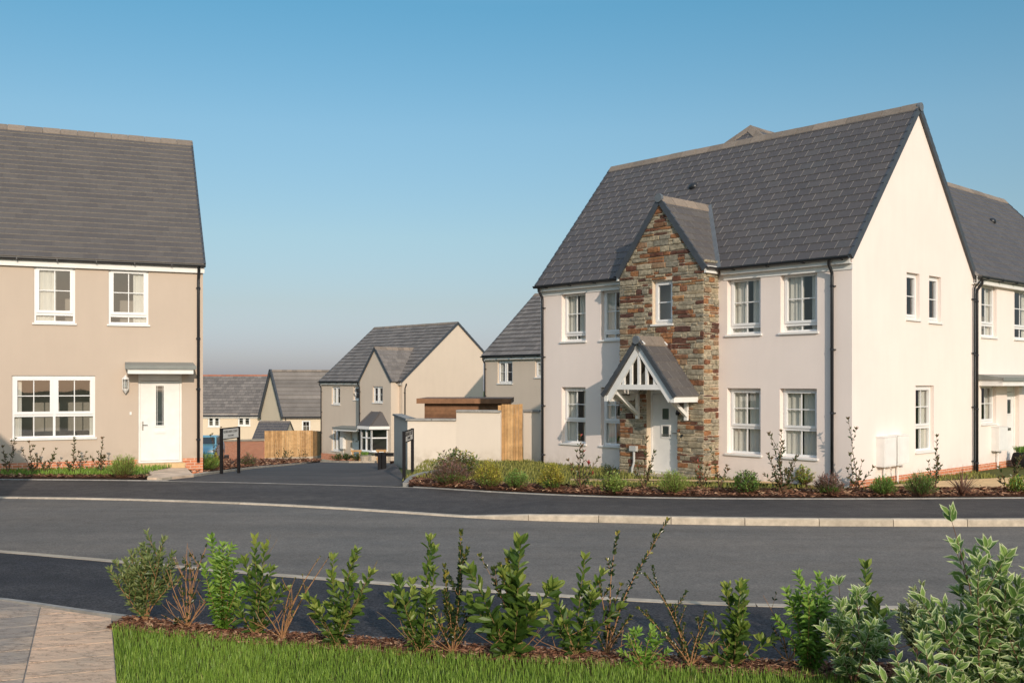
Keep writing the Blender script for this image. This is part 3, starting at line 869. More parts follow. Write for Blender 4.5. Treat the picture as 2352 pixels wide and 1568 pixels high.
#================================================================== LEFT HOUSE
RL = math.atan2(.390, .921)
lh = thing('beige_house', 'beige rendered house with white front door and steep slate roof on the left', 'house', (-8.31, 27.1, .12), RL)
lf_ = Face(lh, frm(0, 0)); 
lo = lf_.at(466, 586); print('left eave z', lo, 'base left', lf_.at(0, 1075), 'eave left', lf_.at(0, 572))
LE = (lf_.at(466, 592)[1]+lf_.at(0, 580)[1])/2
LL = -7.6
def lr(x0, x1, t, bt):
    return lf_.rect(x0, x1, t, bt)
lw1, lw2 = lr(78, 172.5, 610, 741), lr(249.5, 341, 614, 743)
zt, zb_ = (lw1[3]+lw2[3])/2, (lw1[2]+lw2[2])/2
lw1 = (lw1[0], lw1[1], zb_, zt); lw2 = (lw2[0], lw2[1], zb_, zt)
lw3 = lr(27.5, 218.5, 862, 1007)
ld = lr(317.5, 418, 858, 1062)
ld = (ld[0], ld[1], .03, ld[3])
print('left', LE, lw1, lw2, lw3, ld)
b = wall(lf_, LL, 0, 0, LE, [lw1, lw2, lw3, ld], reveal=.06)
WLH = 7.0
lrs = Face(lh, frm(0, 0, 0, PI/2)); LRY = 3.5
lz = LE+3.75
# ridge height from the picture
ridge_z = (lf_.at(437, 322, LRY)[1]+lf_.at(0, 292, LRY)[1])/2
print('ridge', ridge_z)
wall(lrs, 0, WLH, 0, LE, [], b=b); gable_fill(b, lrs, 0, WLH, LRY, LE, LE, ridge_z)
lbk = Face(lh, frm(0, WLH, 0, PI)); wall(lbk, 0, -LL, 0, LE, [], b=b)
lls = Face(lh, frm(LL, WLH, 0, -PI/2)); wall(lls, 0, WLH, 0, LE, [], b=b); gable_fill(b, lls, 0, WLH, WLH-LRY, LE, LE, ridge_z)
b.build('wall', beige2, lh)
interior(lh, LL, 0, 0, WLH, [2.65], LE-.1, 1.6)
window(lf_, *lw1, transom=.15, curtain=(.55, 0), reveal=.045, sw=.07)
window(lf_, *lw2, transom=.15, curtain=(0, .40), reveal=.045, sw=.07)
window(lf_, *lw3, cols=2, transom=.36, curtain=(.12, .08), reveal=.045, sw=.07)
cxm = (ld[0]+ld[1])/2
door(lf_, *ld, .09, lights=[(cxm-.10, cxm+.09, ld[2]+.98, ld[3]-.32)], handle=-1, long_light=True, dark_letter=False)
lroof, _ = roof(lh, Matrix(), LL, 0, 0, WLH, LE, ridge_z, LRY, LE, oh=.12, gauge=.205, tw=.36, mats=[slate_warm, slate_pale], vo=.05, verge=(1, 1), gut=(1, 0), fas=.20, jw=.0015, joint=False, th=.02)
downpipe(lf_, lf_.at(455, 800)[0], LE-.22, y=-.075, r=.04)
ca = lf_.at(288, 850)[0]; cb_ = lf_.at(450, 850)[0]
cz = (lf_.at(370, 845, -.6)[1])
flat_canopy(lf_, lf_.at(287, 845, -.6)[0]+.02, lf_.at(449, 845, -.6)[0], cz, 0, .62, .10)
lx, lz_ = lf_.at(288, 882)
ln_ = MB(lf_.local)
ln_.box(lx-.04, lx+.04, -.03, 0, lz_-.08, lz_+.16); ln_.tube([(lx, -.02, lz_+.02), (lx, -.1, lz_+.02)], .012, 6)
ln_.tube([(lx, -.12, lz_+.24), (lx, -.12, lz_+.20), (lx, -.12, lz_+.16), (lx, -.12, lz_+.13)], [.012, .035, .085, .09], 8)
ln_.tube([(lx, -.12, lz_-.12), (lx, -.12, lz_-.15), (lx, -.12, lz_-.21), (lx, -.12, lz_-.24)], [.085, .075, .03, .01], 8)
for k in range(6):
    a = PI*k/3+.3; ln_.tube([(lx+.078*math.cos(a), -.12+.078*math.sin(a), lz_-.13), (lx+.082*math.cos(a), -.12+.082*math.sin(a), lz_+.14)], .007, 4)
ln_.build('wall_lantern', whitepaint, lh)
g_ = MB(lf_.local); g_.tube([(lx, -.12, lz_-.12), (lx, -.12, lz_+.13)], .062, 8); g_.build('lantern_glass', glass, bpy.data.objects['wall_lantern'])
bl = lf_.at(300, 949); g_ = MB(lf_.local); g_.box(bl[0]-.025, bl[0]+.025, -.02, 0, bl[1]-.04, bl[1]+.04); g_.build('door_bell', whitepaint, lh)
plinth(lf_, LL, ld[0]-.02, -.3, .12, -.012); plinth(lf_, ld[1]+.02, .0, -.3, .12, -.012)
st = MB(lf_.local); st.box(ld[0]-.06, ld[1]+.06, -.25, -.013, -.2, .02); st.build('door_step', buff_m, lh)

#================================================================== BACKGROUND HOUSES
def wp(px, d, z=0): return Vector(((px-CX)/F*d, d, z))
# beige gabled house down the side road
d3 = 60.0
c3 = wp(924, d3, 0); zb3 = CH-(1058-HY)/F*d3
hs3 = thing('gabled_beige_house', 'beige house with tiled bay window and small front gable, down the side road', 'house', (0, 0, 0), RZ)
b_l = None
# front-left corner from the picture, on the line through c3 along A
def along(c, dirv, px):
    k = (px-CX)/F
    return (c.x-k*c.y)/(k*dirv.y-dirv.x)
s3 = along(c3, A, 738.0)
hs3.location = (c3.x+A.x*s3, c3.y+A.y*s3, zb3)
W3 = along(c3, B_, 1110.0)
print('house3 len', s3, 'w', W3, 'zb', zb3)
h3f = Face(hs3, frm(0, 0)); h3s = Face(hs3, frm(s3, 0, 0, PI/2))
E3a = h3f.at(738, 871)[1]; ap = h3s.at(1051, 740); E3b = h3s.at(1108, 806)[1]
print('h3 eave', E3a, 'apex', ap, 'E3b', E3b)
bx = h3f.at(824, 900)[0]
byp = -.6
bfx0 = Face(hs3, frm(0, byp)).at(826, 950)[0]; bfx1 = s3-.32
h3b = Face(hs3, frm(0, byp)); bap = h3b.at(868, 797)
print('h3 bay', bfx0, bfx1, bap)
bmid = (bfx0+bfx1)/2
u1 = h3f.rect(762, 781, 888, 928); u2 = h3f.rect(812, 826, 888, 918); l1 = h3f.rect(762, 781, 985, 1034)
bu = h3b.rect(856, 879, 887, 924)
dd = h3f.rect(806, 822, 988, 1052); dd = (dd[0], dd[0]+1.0, 0.02, dd[3])
b = wall(h3f, 0, s3, 0, E3a, [u1, u2, l1, dd]); wall(h3b, bfx0, bfx1, 0, E3a, [bu], b=b); gable_fill(b, h3b, bfx0, bfx1, bmid, E3a, E3a, bap[1])
fr3 = Face(hs3, frm(bfx1, byp, 0, PI/2)); wall(fr3, 0, -byp, 0, E3a, [], b=b)
fl3 = Face(hs3, frm(bfx0, 0, 0, -PI/2)); wall(fl3, 0, -byp, 0, E3a, [], b=b)
wall(h3s, 0, W3, 0, E3a, [], b=b); b.tf = h3s.local
b.face([(0, 0, E3a), (W3, 0, E3a), (W3, 0, E3b), (ap[0], 0, ap[1])])
h3k = Face(hs3, frm(0, W3, 0, -PI/2)); wall(h3k, 0, W3, 0, E3a, [], b=b); b.face([(0, 0, E3a), (W3, 0, E3a), (W3-ap[0], 0, ap[1]), (0, 0, E3b)])
b.build('wall', beige, hs3)
interior(hs3, 0, s3, 0, W3, [2.5], 4.8)
window(h3f, *u1, cols=2, transom=None, bars='h', sill=True, curtain=(.25, 0)); window(h3f, *l1, cols=2, transom=None, bars='h', curtain=(.25, 0))
window(h3f, *u2, cols=1, transom=None, bars='h', curtain=(0, 0)); window(h3b, *bu, cols=2, transom=None, bars='h', curtain=(0, 0))
door(h3f, *dd, .1, lights=[(dd[0]+.6, dd[0]+.75, 1.0, 1.9)], handle=-1)
flat_canopy(h3f, dd[0]-.9, bfx0-.05, dd[3]+.15, 0, .8)
roof(hs3, Matrix(), 0, s3, 0, W3, E3a, ap[1], ap[0], E3b, gauge=.33, tw=.33, th=.035, mats=[tile_light, verge_m], gut=(1, 1))
roof(hs3, frm(bfx1, byp, 0, PI/2), 0, 3.4, 0, bfx1-bfx0, E3a, bap[1], (bfx1-bfx0)/2, E3a, gauge=.3, tw=.33, mats=[tile_light, slate_edge], verge=(1, 0), gut=(0, 0), oh=.12)
downpipe(h3f, .08, E3a-.25); downpipe(h3s, .15, E3a-.25); downpipe(h3b, bfx0+.08, E3a-.2)
mx_ = h3f.rect(783, 791, 1004, 1030, -.1); meter(h3f, *mx_)
plinth(h3f, 0, s3, -.4, .02)
# canted bay window on the front of its gable
cb0, cb1 = h3b.at(845, 1000)[0], h3b.at(890, 1000)[0]
zs, zh = h3b.at(868, 1037, -.6)[1], h3b.at(868, 985, -.6)[1]
bwn = MB(h3b.local)
cc = .5; dp = .8
pts = [(cb0, 0), (cb0+cc, -dp), (cb1-cc, -dp), (cb1, 0)]
for i in range(3):
    p, q = pts[i], pts[i+1]
    bwn.face([(p[0], p[1], 0), (q[0], q[1], 0), (q[0], q[1], zs), (p[0], p[1], zs)])
bay = bwn.build('bay_window', beige, hs3)
fwm = MB(h3b.local); gm = MB(h3b.local)
for i in range(3):
    p, q = Vector((*pts[i], 0)), Vector((*pts[i+1], 0)); d = q-p; n = 2 if i == 1 else 1
    for z in (zs, (zs+zh)/2+.1, zh-.07): fwm.bar(p+Vector((0, 0, z+.035)), q+Vector((0, 0, z+.035)), .08, .07)
    for k in range(n+1): fwm.bar(p+d*k/n+Vector((0, 0, zs)), p+d*k/n+Vector((0, 0, zh)), .09, .09, (0, 1, 0))
    gm.face([p+Vector((0, .02, zs)), q+Vector((0, .02, zs)), q+Vector((0, .02, zh)), p+Vector((0, .02, zh))])
fwm.bar((cb0-.1, -dp/2-.2, zs), (cb1+.1, -dp/2-.2, zs), dp+.1, .05)
fwm.build('frame', white, bay); gm.build('pane', glass_dark, bay)
e = .22; rt = [(cb0-e, .0), (cb0+cc-e*.5, -dp-e), (cb1-cc+e*.5, -dp-e), (cb1+e, .0)]
top = [(cb0+.55, 0), (cb0+.6, -.12), (cb1-.6, -.12), (cb1-.55, 0)]
rm = MB(h3b.local); fm = MB(h3b.local)
for i in range(3):
    rm.face([(*rt[i], zh+.16), (*rt[i+1], zh+.16), (*top[i+1], zh+1.0), (*top[i], zh+1.0)])
    p, q = Vector((*rt[i], zh+.07)), Vector((*rt[i+1], zh+.07)); fm.bar(p, q, .05, .18)
rm.face([(*top[0], zh+1), (*top[1], zh+1), (*top[2], zh+1), (*top[3], zh+1)])
for i in (1, 2): rm.bar((*rt[i], zh+.17), (*top[i], zh+1.01), .12, .05)
rm.build('bay_roof', slate_warm, bay); fm.build('fascia', whitepaint, bay)

# second beige house behind the garden wall
d4 = 51.0
c4 = wp(1113, d4); zb4 = -1.3
hs4 = thing('rear_beige_house', 'beige house with grey tiled roof behind the garden wall, beside the cream house', 'house', (c4.x, c4.y, zb4), RZ)
h4f = Face(hs4, frm(0, 0)); E4 = h4f.at(1113, 811)[1]; L4 = 9.5
r4 = h4f.at(1236, 668, 3.6)
o = h4f.inv @ Vector((0, 0, CH)); 
# ridge height so the left verge passes through the sky line seen above the wall
best = None
for yy in np.arange(1.0, 6.0, .05):
    k = Face(hs4, frm(0, 0, 0, -PI/2))
    w = h4f.world @ Vector((0, yy, 0)); px = CX+w.x/w.y*F
    if best is None or abs(px-1232) < abs(best[1]-1232): best = (yy, px, w.y)
z_at = CH+(HY-674)/F*best[2]-zb4
sl4 = (z_at-E4)/best[0]; R4Y = 3.6; R4 = E4+sl4*R4Y
print('h4', E4, best, sl4, R4)
if sl4 < .7 or sl4 > 1.4: sl4 = 1.0; R4 = E4+R4Y*1.0
o1 = h4f.rect(1143, 1177, 829, 880); o2 = h4f.rect(1229, 1262, 829, 866)
b = wall(h4f, 0, L4, 0, E4, [o1, o2]); 
for fc_ in (Face(hs4, frm(0, 7.2, 0, -PI/2)), Face(hs4, frm(L4, 0, 0, PI/2))):
    wall(fc_, 0, 7.2, 0, E4, [], b=b); gable_fill(b, fc_, 0, 7.2, 3.6, E4, E4, R4)
b.build('wall', beige, hs4)
interior(hs4, 0, L4, 0, 7.2, [2.5], 4.6)
window(h4f, *o1, cols=2, transom=None, bars='h', curtain=(.25, 0)); window(h4f, *o2, cols=2, transom=None, bars='h', curtain=(.25, 0))
roof(hs4, Matrix(), 0, L4, 0, 7.2, E4, R4, R4Y, E4, gauge=.33, tw=.33, th=.035, mats=[tile_light, verge_m], gut=(1, 1))
downpipe(h4f, .1, E4-.25)

# distant pale houses
zb5 = -5.6
h5 = thing('pale_yellow_house', 'pale yellow house with red ridge tiles far behind the blue car', 'house', (wp(440, 96).x-4, 96, zb5), .0)
h5f = Face(h5, frm(0, 0)); x5 = h5f.at(640, 900)[0]
E5 = h5f.at(540, 951)[1]; R5 = h5f.at(540, 861, 4)[1]
o5 = [h5f.rect(477, 505, 953, 980), h5f.rect(546, 575, 950, 978), h5f.rect(596, 624, 950, 978)]
b = wall(h5f, 0, x5, 0, E5, o5); wall(Face(h5, frm(x5, 0, 0, PI/2)), 0, 8, 0, E5, [], b=b); gable_fill(b, Face(h5, frm(x5, 0, 0, PI/2)), 0, 8, 4, E5, E5, R5)
b.build('wall', yellowr, h5)
b = MB(); b.box(.3, x5-.3, 1, 7, 0, E5); b.build('interior', inside_m, h5)
for w in o5: window(h5f, *w, cols=2, transom=None, bars='h', curtain=(0, 0), sw=.09)
roof(h5, Matrix(), 0, x5, 0, 8, E5, R5, 4, E5, gauge=.4, tw=.4, mats=[tile_light, verge_m], ridge_mat=ridge_red, gut=(1, 0), verge=(1, 1), th=.03)
# house with narrow gable to the camera side
d6 = 92.0
h6 = thing('narrow_gabled_house', 'pale yellow house with tall narrow shaded gable behind the pine fence', 'house', (0, 0, zb5), .12)
h6.location = (wp(650, d6).x, d6, zb5)
h6f = Face(h6, frm(0, 0)); E6 = h6f.at(700, 953)[1]
gv = Vector(((600-CX)/F, 1, 0))
h6.rotation_euler = (0, 0, .12)
dg = (wp(600, d6+3.2)-Vector((h6.location.x, d6, 0)))
ang = math.atan2(dg.y, dg.x); W6 = dg.length
R6 = CH+(HY-850)/F*(d6+1.6)-zb5
b = wall(h6f, 0, 9, 0, E6, [h6f.rect(693, 713, 965, 992)])
M6 = Matrix.Rotation(ang-.12, 4, 'Z')
gu = M6.to_3x3() @ Vector((1, 0, 0))      # direction of the gable wall in house space
b.tf = Matrix()
P = lambda t, z, x=0: (gu.x*t+x, gu.y*t, z)
b.face([P(0, 0), P(W6, 0), P(W6, E6), P(W6/2, R6), P(0, E6)])
b.face([P(W6, 0), P(W6, E6), P(W6, E6, 9), P(W6, 0, 9)]); b.face([P(0, 0, 9), P(W6, 0, 9), P(W6, E6, 9), P(W6/2, R6, 9), P(0, E6, 9)])
b.build('wall', yellowr, h6)
b = MB(); b.box(1, 8, 1, 6, 0, E6); b.build('interior', inside_m, h6)
window(h6f, *h6f.rect(693, 713, 965, 992), transom=None, curtain=(0, 0), sw=.08)
rb = MB()
for t0, t1 in ((-.04, .5), (1.04, .5)):
    z0_ = E6-.04*(R6-E6)*2
    p0 = Vector(P(W6*t0, z0_)); p1 = Vector(P(W6*t1, R6)); vd = (p1-p0); ln = vd.length; vd /= ln
    uu = Vector((1, 0, 0)); 
    # courses in the plane, sheared to follow the gable line
    nn = uu.cross(vd).normalized()
    if nn.z < 0: nn = -nn
    k = int(ln/.4)
    for i in range(k+1):
        a_ = p0+vd*(i*.4); c_ = p0+vd*min(ln, (i+1)*.4)
        if (c_-a_).length < .02: continue
        rb.raw([a_-uu*.12+nn*.07, a_+uu*9.1+nn*.07, c_+uu*9.1+nn*.03, c_-uu*.12+nn*.03, a_-uu*.12, a_+uu*9.1, c_+uu*9.1, c_-uu*.12],
               [(0, 1, 2, 3), (0, 4, 5, 1), (1, 5, 6, 2), (3, 2, 6, 7), (0, 3, 7, 4)], 0, R())
ro6 = rb.build('roof', [tile_light], h6)
vb = MB()
for t0 in (-.04, 1.04):
    vb.bar(Vector(P(W6*t0, E6-.3))+Vector((-.15, 0, 0)), Vector(P(W6*.5, R6+.05))+Vector((-.15, 0, 0)), .18, .22)
vb.build('verge', verge_m, ro6)
rc = MB(); ridge_caps(rc, Vector(P(W6/2, R6)), Vector(P(W6/2, R6, 9.1)), (0, 1, 0), .9); rc.build('ridge', ridge_m, ro6)
g_ = MB(h6f.local); g_.box(-.1, 9.1, -.3, -.15, E6-.22, E6-.1); g_.build('gutter', blackpl, h6)
downpipe(h6f, .25, E6-.2)
# garage roof in front
d7 = 84.0
gx0, gx1 = wp(655-75, d7).x, wp(650, d7).x
zg7 = CH-(1010-HY)/F*d7
gar = thing('small_garage', 'small building whose grey slate roof shows above the red brick wall', 'garage', (gx0, d7, zg7-2.4), 0)
gf = Face(gar, frm(0, 0)); wl = gx1-gx0
b = wall(gf, 0, wl, 0, 2.4, []); 
for fc_ in (Face(gar, frm(0, 5, 0, -PI/2)), Face(gar, frm(wl, 0, 0, PI/2))):
    wall(fc_, 0, 5, 0, 2.4, [], b=b); gable_fill(b, fc_, 0, 5, 2.5, 2.4, 2.4, 2.4+(1010-971)/F*d7*1.05)
b.build('wall', yellowr, gar)
roof(gar, Matrix(), 0, wl, 0, 5, 2.4, 2.4+(1010-971)/F*(d7+2.5), 2.5, 2.4, gauge=.4, tw=.4, mats=[slate, slate_edge], gut=(0, 0), th=.03)

# ------------------------------------------------------------------ brick wall, timber fence, bed
dB = 72.0
def vwall(name, label, cat, pxa, da, pxb, db, pta, ptb, pba, pbb, mat, thick=.22):
    a, c = wp(pxa, da), wp(pxb, db)
    ang = math.atan2(c.y-a.y, c.x-a.x); L = (c-a).length
    za = CH-(pba-HY)/F*da
    t = thing(name, label, cat, (a.x, a.y, za), ang)
    return t, L, (CH-(pta-HY)/F*da-za, CH-(ptb-HY)/F*db-za), CH-(pbb-HY)/F*db-za
t, L, (h0, h1), _ = vwall('brick_wall', 'low red brick garden wall with pale coping beside the timber fence', 'wall', 440, 73, 607, 66.5, 1014, 1012, 1062, 1056, brickm)
b = MB(); b.raw([(0, 0, -.6), (L, 0, -.6), (L, .22, -.6), (0, .22, -.6), (0, 0, h0), (L, 0, h1), (L, .22, h1), (0, .22, h0)], [(4, 5, 6, 7), (0, 1, 5, 4), (1, 2, 6, 5), (2, 3, 7, 6), (3, 0, 4, 7)])
b.build('brickwork', brickm, t)
b = MB(); b.raw([(0, -.04, h0), (L+.03, -.04, h1), (L+.03, .26, h1), (0, .26, h0), (0, -.04, h0+.12), (L+.03, -.04, h1+.12), (L+.03, .26, h1+.12), (0, .26, h0+.12)], [(4, 5, 6, 7), (0, 1, 5, 4), (1, 2, 6, 5), (2, 3, 7, 6), (3, 0, 4, 7)])
b.build('coping', kerb_m, t)
def board_fence(name, label, pxa, da, pxb, db, pta, ptb, pba, pbb, mat=None, bw_=.14, plinth_=True):
    t, L, (h0, h1), zb = vwall(name, label, 'fence', pxa, da, pxb, db, pta, ptb, pba, pbb, None)
    n = int(L/bw_); b = MB()
    for i in range(n):
        a, c = L*i/n+.004, L*(i+1)/n-.004; hh = h0+(h1-h0)*i/n; lo_ = zb*i/n
        b.box(a, c, U(-.012, .0), .025, lo_+.1, hh+U(-.008, .008), 0, R())
    b.build('boards', mat or wood_m, t)
    if plinth_:
        b = MB(); b.raw([(0, -.02, -.4), (L, -.02, zb-.4), (L, .1, zb-.4), (0, .1, -.4), (0, -.02, .1), (L, -.02, zb+.1), (L, .1, zb+.1), (0, .1, .1)], [(4, 5, 6, 7), (0, 1, 5, 4), (1, 2, 6, 5), (2, 3, 7, 6), (3, 0, 4, 7)])
        b.build('gravel_board', kerb_m, t)
    return t
board_fence('timber_fence', 'bright pine board fence between brick wall and beige gabled house', 607.5, 66.5, 718, 67.0, 989, 988, 1055, 1051)
board_fence('shaded_fence', 'short darker run of pine fence closing the corner beside the beige gabled house', 718.5, 67.0, 737.5, 70.5, 989, 990, 1051, 1048)

# ------------------------------------------------------------------ rendered garden wall with coping, gate, garden room
def rwall(name, label, pts, hs, cope=True, ends=None, thick=.22, steps=None):
    """pts world XY; hs top heights per segment"""
    t = thing(name, label, 'wall', (pts[0][0], pts[0][1], 0), 0)
    o0 = Vector((pts[0][0], pts[0][1], 0))
    b = MB(); c = MB()
    for i, h in enumerate(hs):
        p = Vector((*pts[i], 0))-o0; q = Vector((*pts[i+1], 0))-o0
        d = (q-p).normalized(); nr = Vector((-d.y, d.x, 0))
        z0 = -.9
        vs = [p+Vector((0, 0, z0)), q+Vector((0, 0, z0)), q+nr*thick+Vector((0, 0, z0)), p+nr*thick+Vector((0, 0, z0))]
        vs += [v+Vector((0, 0, h-z0)) for v in vs]
        b.raw(vs, [(0, 1, 5, 4), (1, 2, 6, 5), (2, 3, 7, 6), (3, 0, 4, 7), (4, 5, 6, 7)])
        n = max(1, round((q-p).length/.6))
        for k in range(n):
            a = p+(q-p)*k/n+d*.006; e = p+(q-p)*(k+1)/n-d*.006
            vs = [a-nr*.05, e-nr*.05, e+nr*(thick+.05), a+nr*(thick+.05)]
            c.raw([v+Vector((0, 0, h)) for v in vs]+[v+Vector((0, 0, h+.06)) for v in vs], [(0, 3, 2, 1), (4, 5, 6, 7), (0, 1, 5, 4), (1, 2, 6, 5), (2, 3, 7, 6), (3, 0, 4, 7)], 0, R())
    b.build('rendered_wall', gardenr, t); c.build('coping', edge_m, t)
    return t
gd = 28.6
g0 = wp(905, 33.2); g1 = wp(936, 28.9); g2 = wp(1048, 28.75); g3 = wp(1150, 28.4)
hz = lambda y, d: CH-(y-HY)/F*d
rwall('garden_wall', 'rendered garden wall with stepped stone coping between side road and timber gate', [(g0.x, g0.y), (g1.x, g1.y), (g2.x, g2.y), (g3.x, g3.y)],
      [hz(966, 28.8), hz(966, 28.8), hz(946, 28.7)])
g4 = wp(1202, 28.9); g5 = (O0.x, O0.y+.6)
rwall('short_garden_wall', 'short length of rendered wall joining the timber gate to the cream house corner', [(g4.x, g4.y), g5], [hz(946, 28.7)])
gt = thing('timber_gate', 'vertical board timber gate between the two rendered wall ends', 'gate', (wp(1152, 28.5).x, 28.5, 0), .0)
gl = wp(1201, 28.7).x-wp(1152, 28.5).x; gh = hz(928, 28.6)
b = MB(); n = 6
for i in range(n): b.box(gl*.8*i/n+.003, gl*.8*(i+1)/n-.003, U(-.01, .004), .03, .06, gh, 0, R())
b.build('gate_boards', wood_m, gt)
b = MB(); b.box(gl*.8+.004, gl*.8+.11, -.03, .10, 0, gh+.01, 0, .2); b.box(-.02-.08, -.006, -.02, .1, 0, gh-.03, 0, .5)
b.build('gate_post', wood_m, gt)
b = MB(); b.box(.03, gl*.78, .032, .06, .3, .4, 0, .3); b.box(.03, gl*.78, .032, .06, gh-.4, gh-.3, 0, .3); b.build('rail', wood_m, gt)
# garden room
sr = thing('garden_room', 'low brown timber garden room with flat roof behind the stepped wall', 'shed', (wp(975, 35).x, 35, 0), -.03)
wl = wp(1168, 34).x-wp(975, 35).x; hh = hz(926, 35)
b = MB(); n = 12
for i in range(n): b.box(0, wl, U(-.004, .004), .06, hh*i/n+.003, hh*(i+1)/n-.002, 0, R())
b.box(0, wl, .061, 3, 0, hh); b.build('cladding', wood2_m, sr)
b = MB(); b.box(-.25, wl+.1, -.25, 3.1, hh, hh+.17, 0, .9); b.build('roof_board', wood2_m, sr)

# ------------------------------------------------------------------ ground
def strip(name, L, Rr, mat, off=0.0, n=6, zf=None, kind='structure', mats=None):
    """surface lofted between two polylines, draped on the terrain"""
    b = MB()
    m = len(L)
    for i in range(m-1):
        for k in range(n):
            q = []
            for (j, t) in ((i, k/n), (i, (k+1)/n), (i+1, (k+1)/n), (i+1, k/n)):
                p = L[j]*(1-t)+Rr[j]*t
                z = (T(p.x, p.y) if zf is None else L[j].z*(1-t)+Rr[j].z*t)+off
                q.append((p.x, p.y, z))
            b.face(q)
    o = b.build(name, mats or mat)
    return tag(o, kind=kind)
def resample(pts, n):
    pts = [Vector(p) for p in pts]
    ds = [0]
    for a, c in zip(pts, pts[1:]): ds.append(ds[-1]+(c-a).length)
    out = []
    for i in range(n+1):
        s = ds[-1]*i/n; j = 0
        while j < len(ds)-2 and ds[j+1] < s: j += 1
        t = (s-ds[j])/max(1e-9, ds[j+1]-ds[j]); out.append(pts[j].lerp(pts[j+1], t))
    return out
def smooth(pts, it=2):
    for _ in range(it):
        o_ = [pts[0]]
        for a, c in zip(pts, pts[1:]): o_ += [a.lerp(c, .25), a.lerp(c, .75)]
        o_.append(pts[-1]); pts = o_
    return pts
# base terrain
xs = list(np.concatenate([np.arange(-400, -60, 40), np.arange(-60, -20, 5), np.arange(-20, 20, 1.0), np.arange(20, 60, 5), np.arange(60, 401, 40)]))
ys = list(np.concatenate([np.arange(-200, -20, 20), np.arange(-20, 24, 4), np.arange(24, 70, 2), np.arange(70, 130, 6), np.arange(130, 900, 60)]))
b = MB()
V = [[(x, y, T(x, y)-.22) for y in ys] for x in xs]
vs = [p for c in V for p in c]; ny = len(ys)
b.raw(vs, [(i*ny+j, (i+1)*ny+j, (i+1)*ny+j+1, i*ny+j+1) for i in range(len(xs)-1) for j in range(ny-1)])
tag(b.build('ground', field_m), kind='structure')
RZL = -.12   # road level
def G(px, py, z=0.0):
    d = (CH-z)*F/(py-HY); return Vector(((px-CX)/F*d, d, z))
kf_px = [(-900, 1143), (-300, 1141), (0, 1144), (240, 1147), (560, 1157), (830, 1172), (1100, 1191), (1255, 1196.5), (1405, 1200), (1570, 1204), (1740, 1206.5), (1912, 1208), (2082, 1208.5), (2250, 1209), (2420, 1208), (3200, 1203)]
KF = smooth([G(x, y, RZL) for x, y in kf_px], 2)
kn_px = [(-1200, 1200), (-400, 1240), (0, 1266), (400, 1302), (700, 1327), (1000, 1350), (1300, 1371), (1600, 1387), (1900, 1396), (2352, 1399), (3200, 1396)]
KN = smooth([G(x, y, RZL) for x, y in kn_px], 2)
n = 120
KFr, KNr = resample(KF, n), resample(KN, n)
strip('road', KFr, KNr, road_m, 0, 6, zf=1)
def kerb_top(p):
    px = CX+p.x/p.y*F
    if p.x > 40 or px > 1300: return 0.0
    return -.095+.095*sstep(1100, 1262, px)
# far kerb: stones with joints, flush across the junction
b = MB(); acc = 0
L_ = resample(KF, 900); tot = sum((c-a).length for a, c in zip(L_, L_[1:]))
ns = int(tot/1.19)
KS = resample(KF, ns)
KTop = []
for a, c in zip(KS, KS[1:]):
    d = (c-a).normalized(); nr = Vector((-d.y, d.x, 0)); 
    if nr.y < 0: nr = -nr
    a2, c2 = a+d*.006, c-d*.006
    za, zc = kerb_top(a), kerb_top(c); bv = .018
    w = .15; rv = R()
    vs = [(a2.x, a2.y, RZL-.1), (c2.x, c2.y, RZL-.1), (c2.x, c2.y, zc-bv), (a2.x, a2.y, za-bv)]
    e, f = a2+nr*bv, c2+nr*bv; g, h = a2+nr*w, c2+nr*w
    vs += [(e.x, e.y, za), (f.x, f.y, zc), (h.x, h.y, zc), (g.x, g.y, za), (g.x, g.y, RZL-.1), (h.x, h.y, RZL-.1)]
    b.raw(vs, [(0, 1, 2, 3), (3, 2, 5, 4), (4, 5, 6, 7), (7, 6, 9, 8), (0, 3, 4, 7, 8), (1, 9, 6, 5, 2)], 0, rv)
tag(b.build('kerb', kerb_m), kind='structure')
KB = []
for i, p in enumerate(KFr):
    d = (KFr[min(i+1, n)]-KFr[max(i-1, 0)]).normalized(); nr = Vector((-d.y, d.x, 0)); nr = nr if nr.y > 0 else -nr
    q = p+nr*.148; q.z = kerb_top(p)-.004; KB.append(q)
# far footpath between kerb and the beds / side road
FB = smooth([G(x, y) for x, y in [(-900, 1098), (-300, 1100), (0, 1101), (372, 1104), (640, 1110), (925, 1118), (1005, 1122), (1177, 1133), (1456, 1144), (1867, 1147), (2352, 1144), (3200, 1140)]], 2)
FBr = resample(FB, n)
strip('footpath', KB, FBr, path_m, 0, 8, zf=1)
# thin setting-out line of edging along the back of the path
b = MB()
for i, (a, c) in enumerate(zip(FBr, FBr[1:])):
    d = (c-a).normalized(); nr = Vector((-d.y, d.x, 0)); nr = nr if nr.y > 0 else -nr
    px = CX+a.x/a.y*F
    zt_ = .006 if 372 < px < 925 else .022
    w = .035 if zt_ > .01 else .03
    vs = [a-nr*.01, c-nr*.01, c+nr*w, a+nr*w]
    b.raw([(v.x, v.y, -.05) for v in vs]+[(v.x, v.y, zt_) for v in vs], [(4, 5, 6, 7), (0, 1, 5, 4), (1, 2, 6, 5), (2, 3, 7, 6), (3, 0, 4, 7)], 0, R())
tag(b.build('path_edging', edge_m), kind='structure')
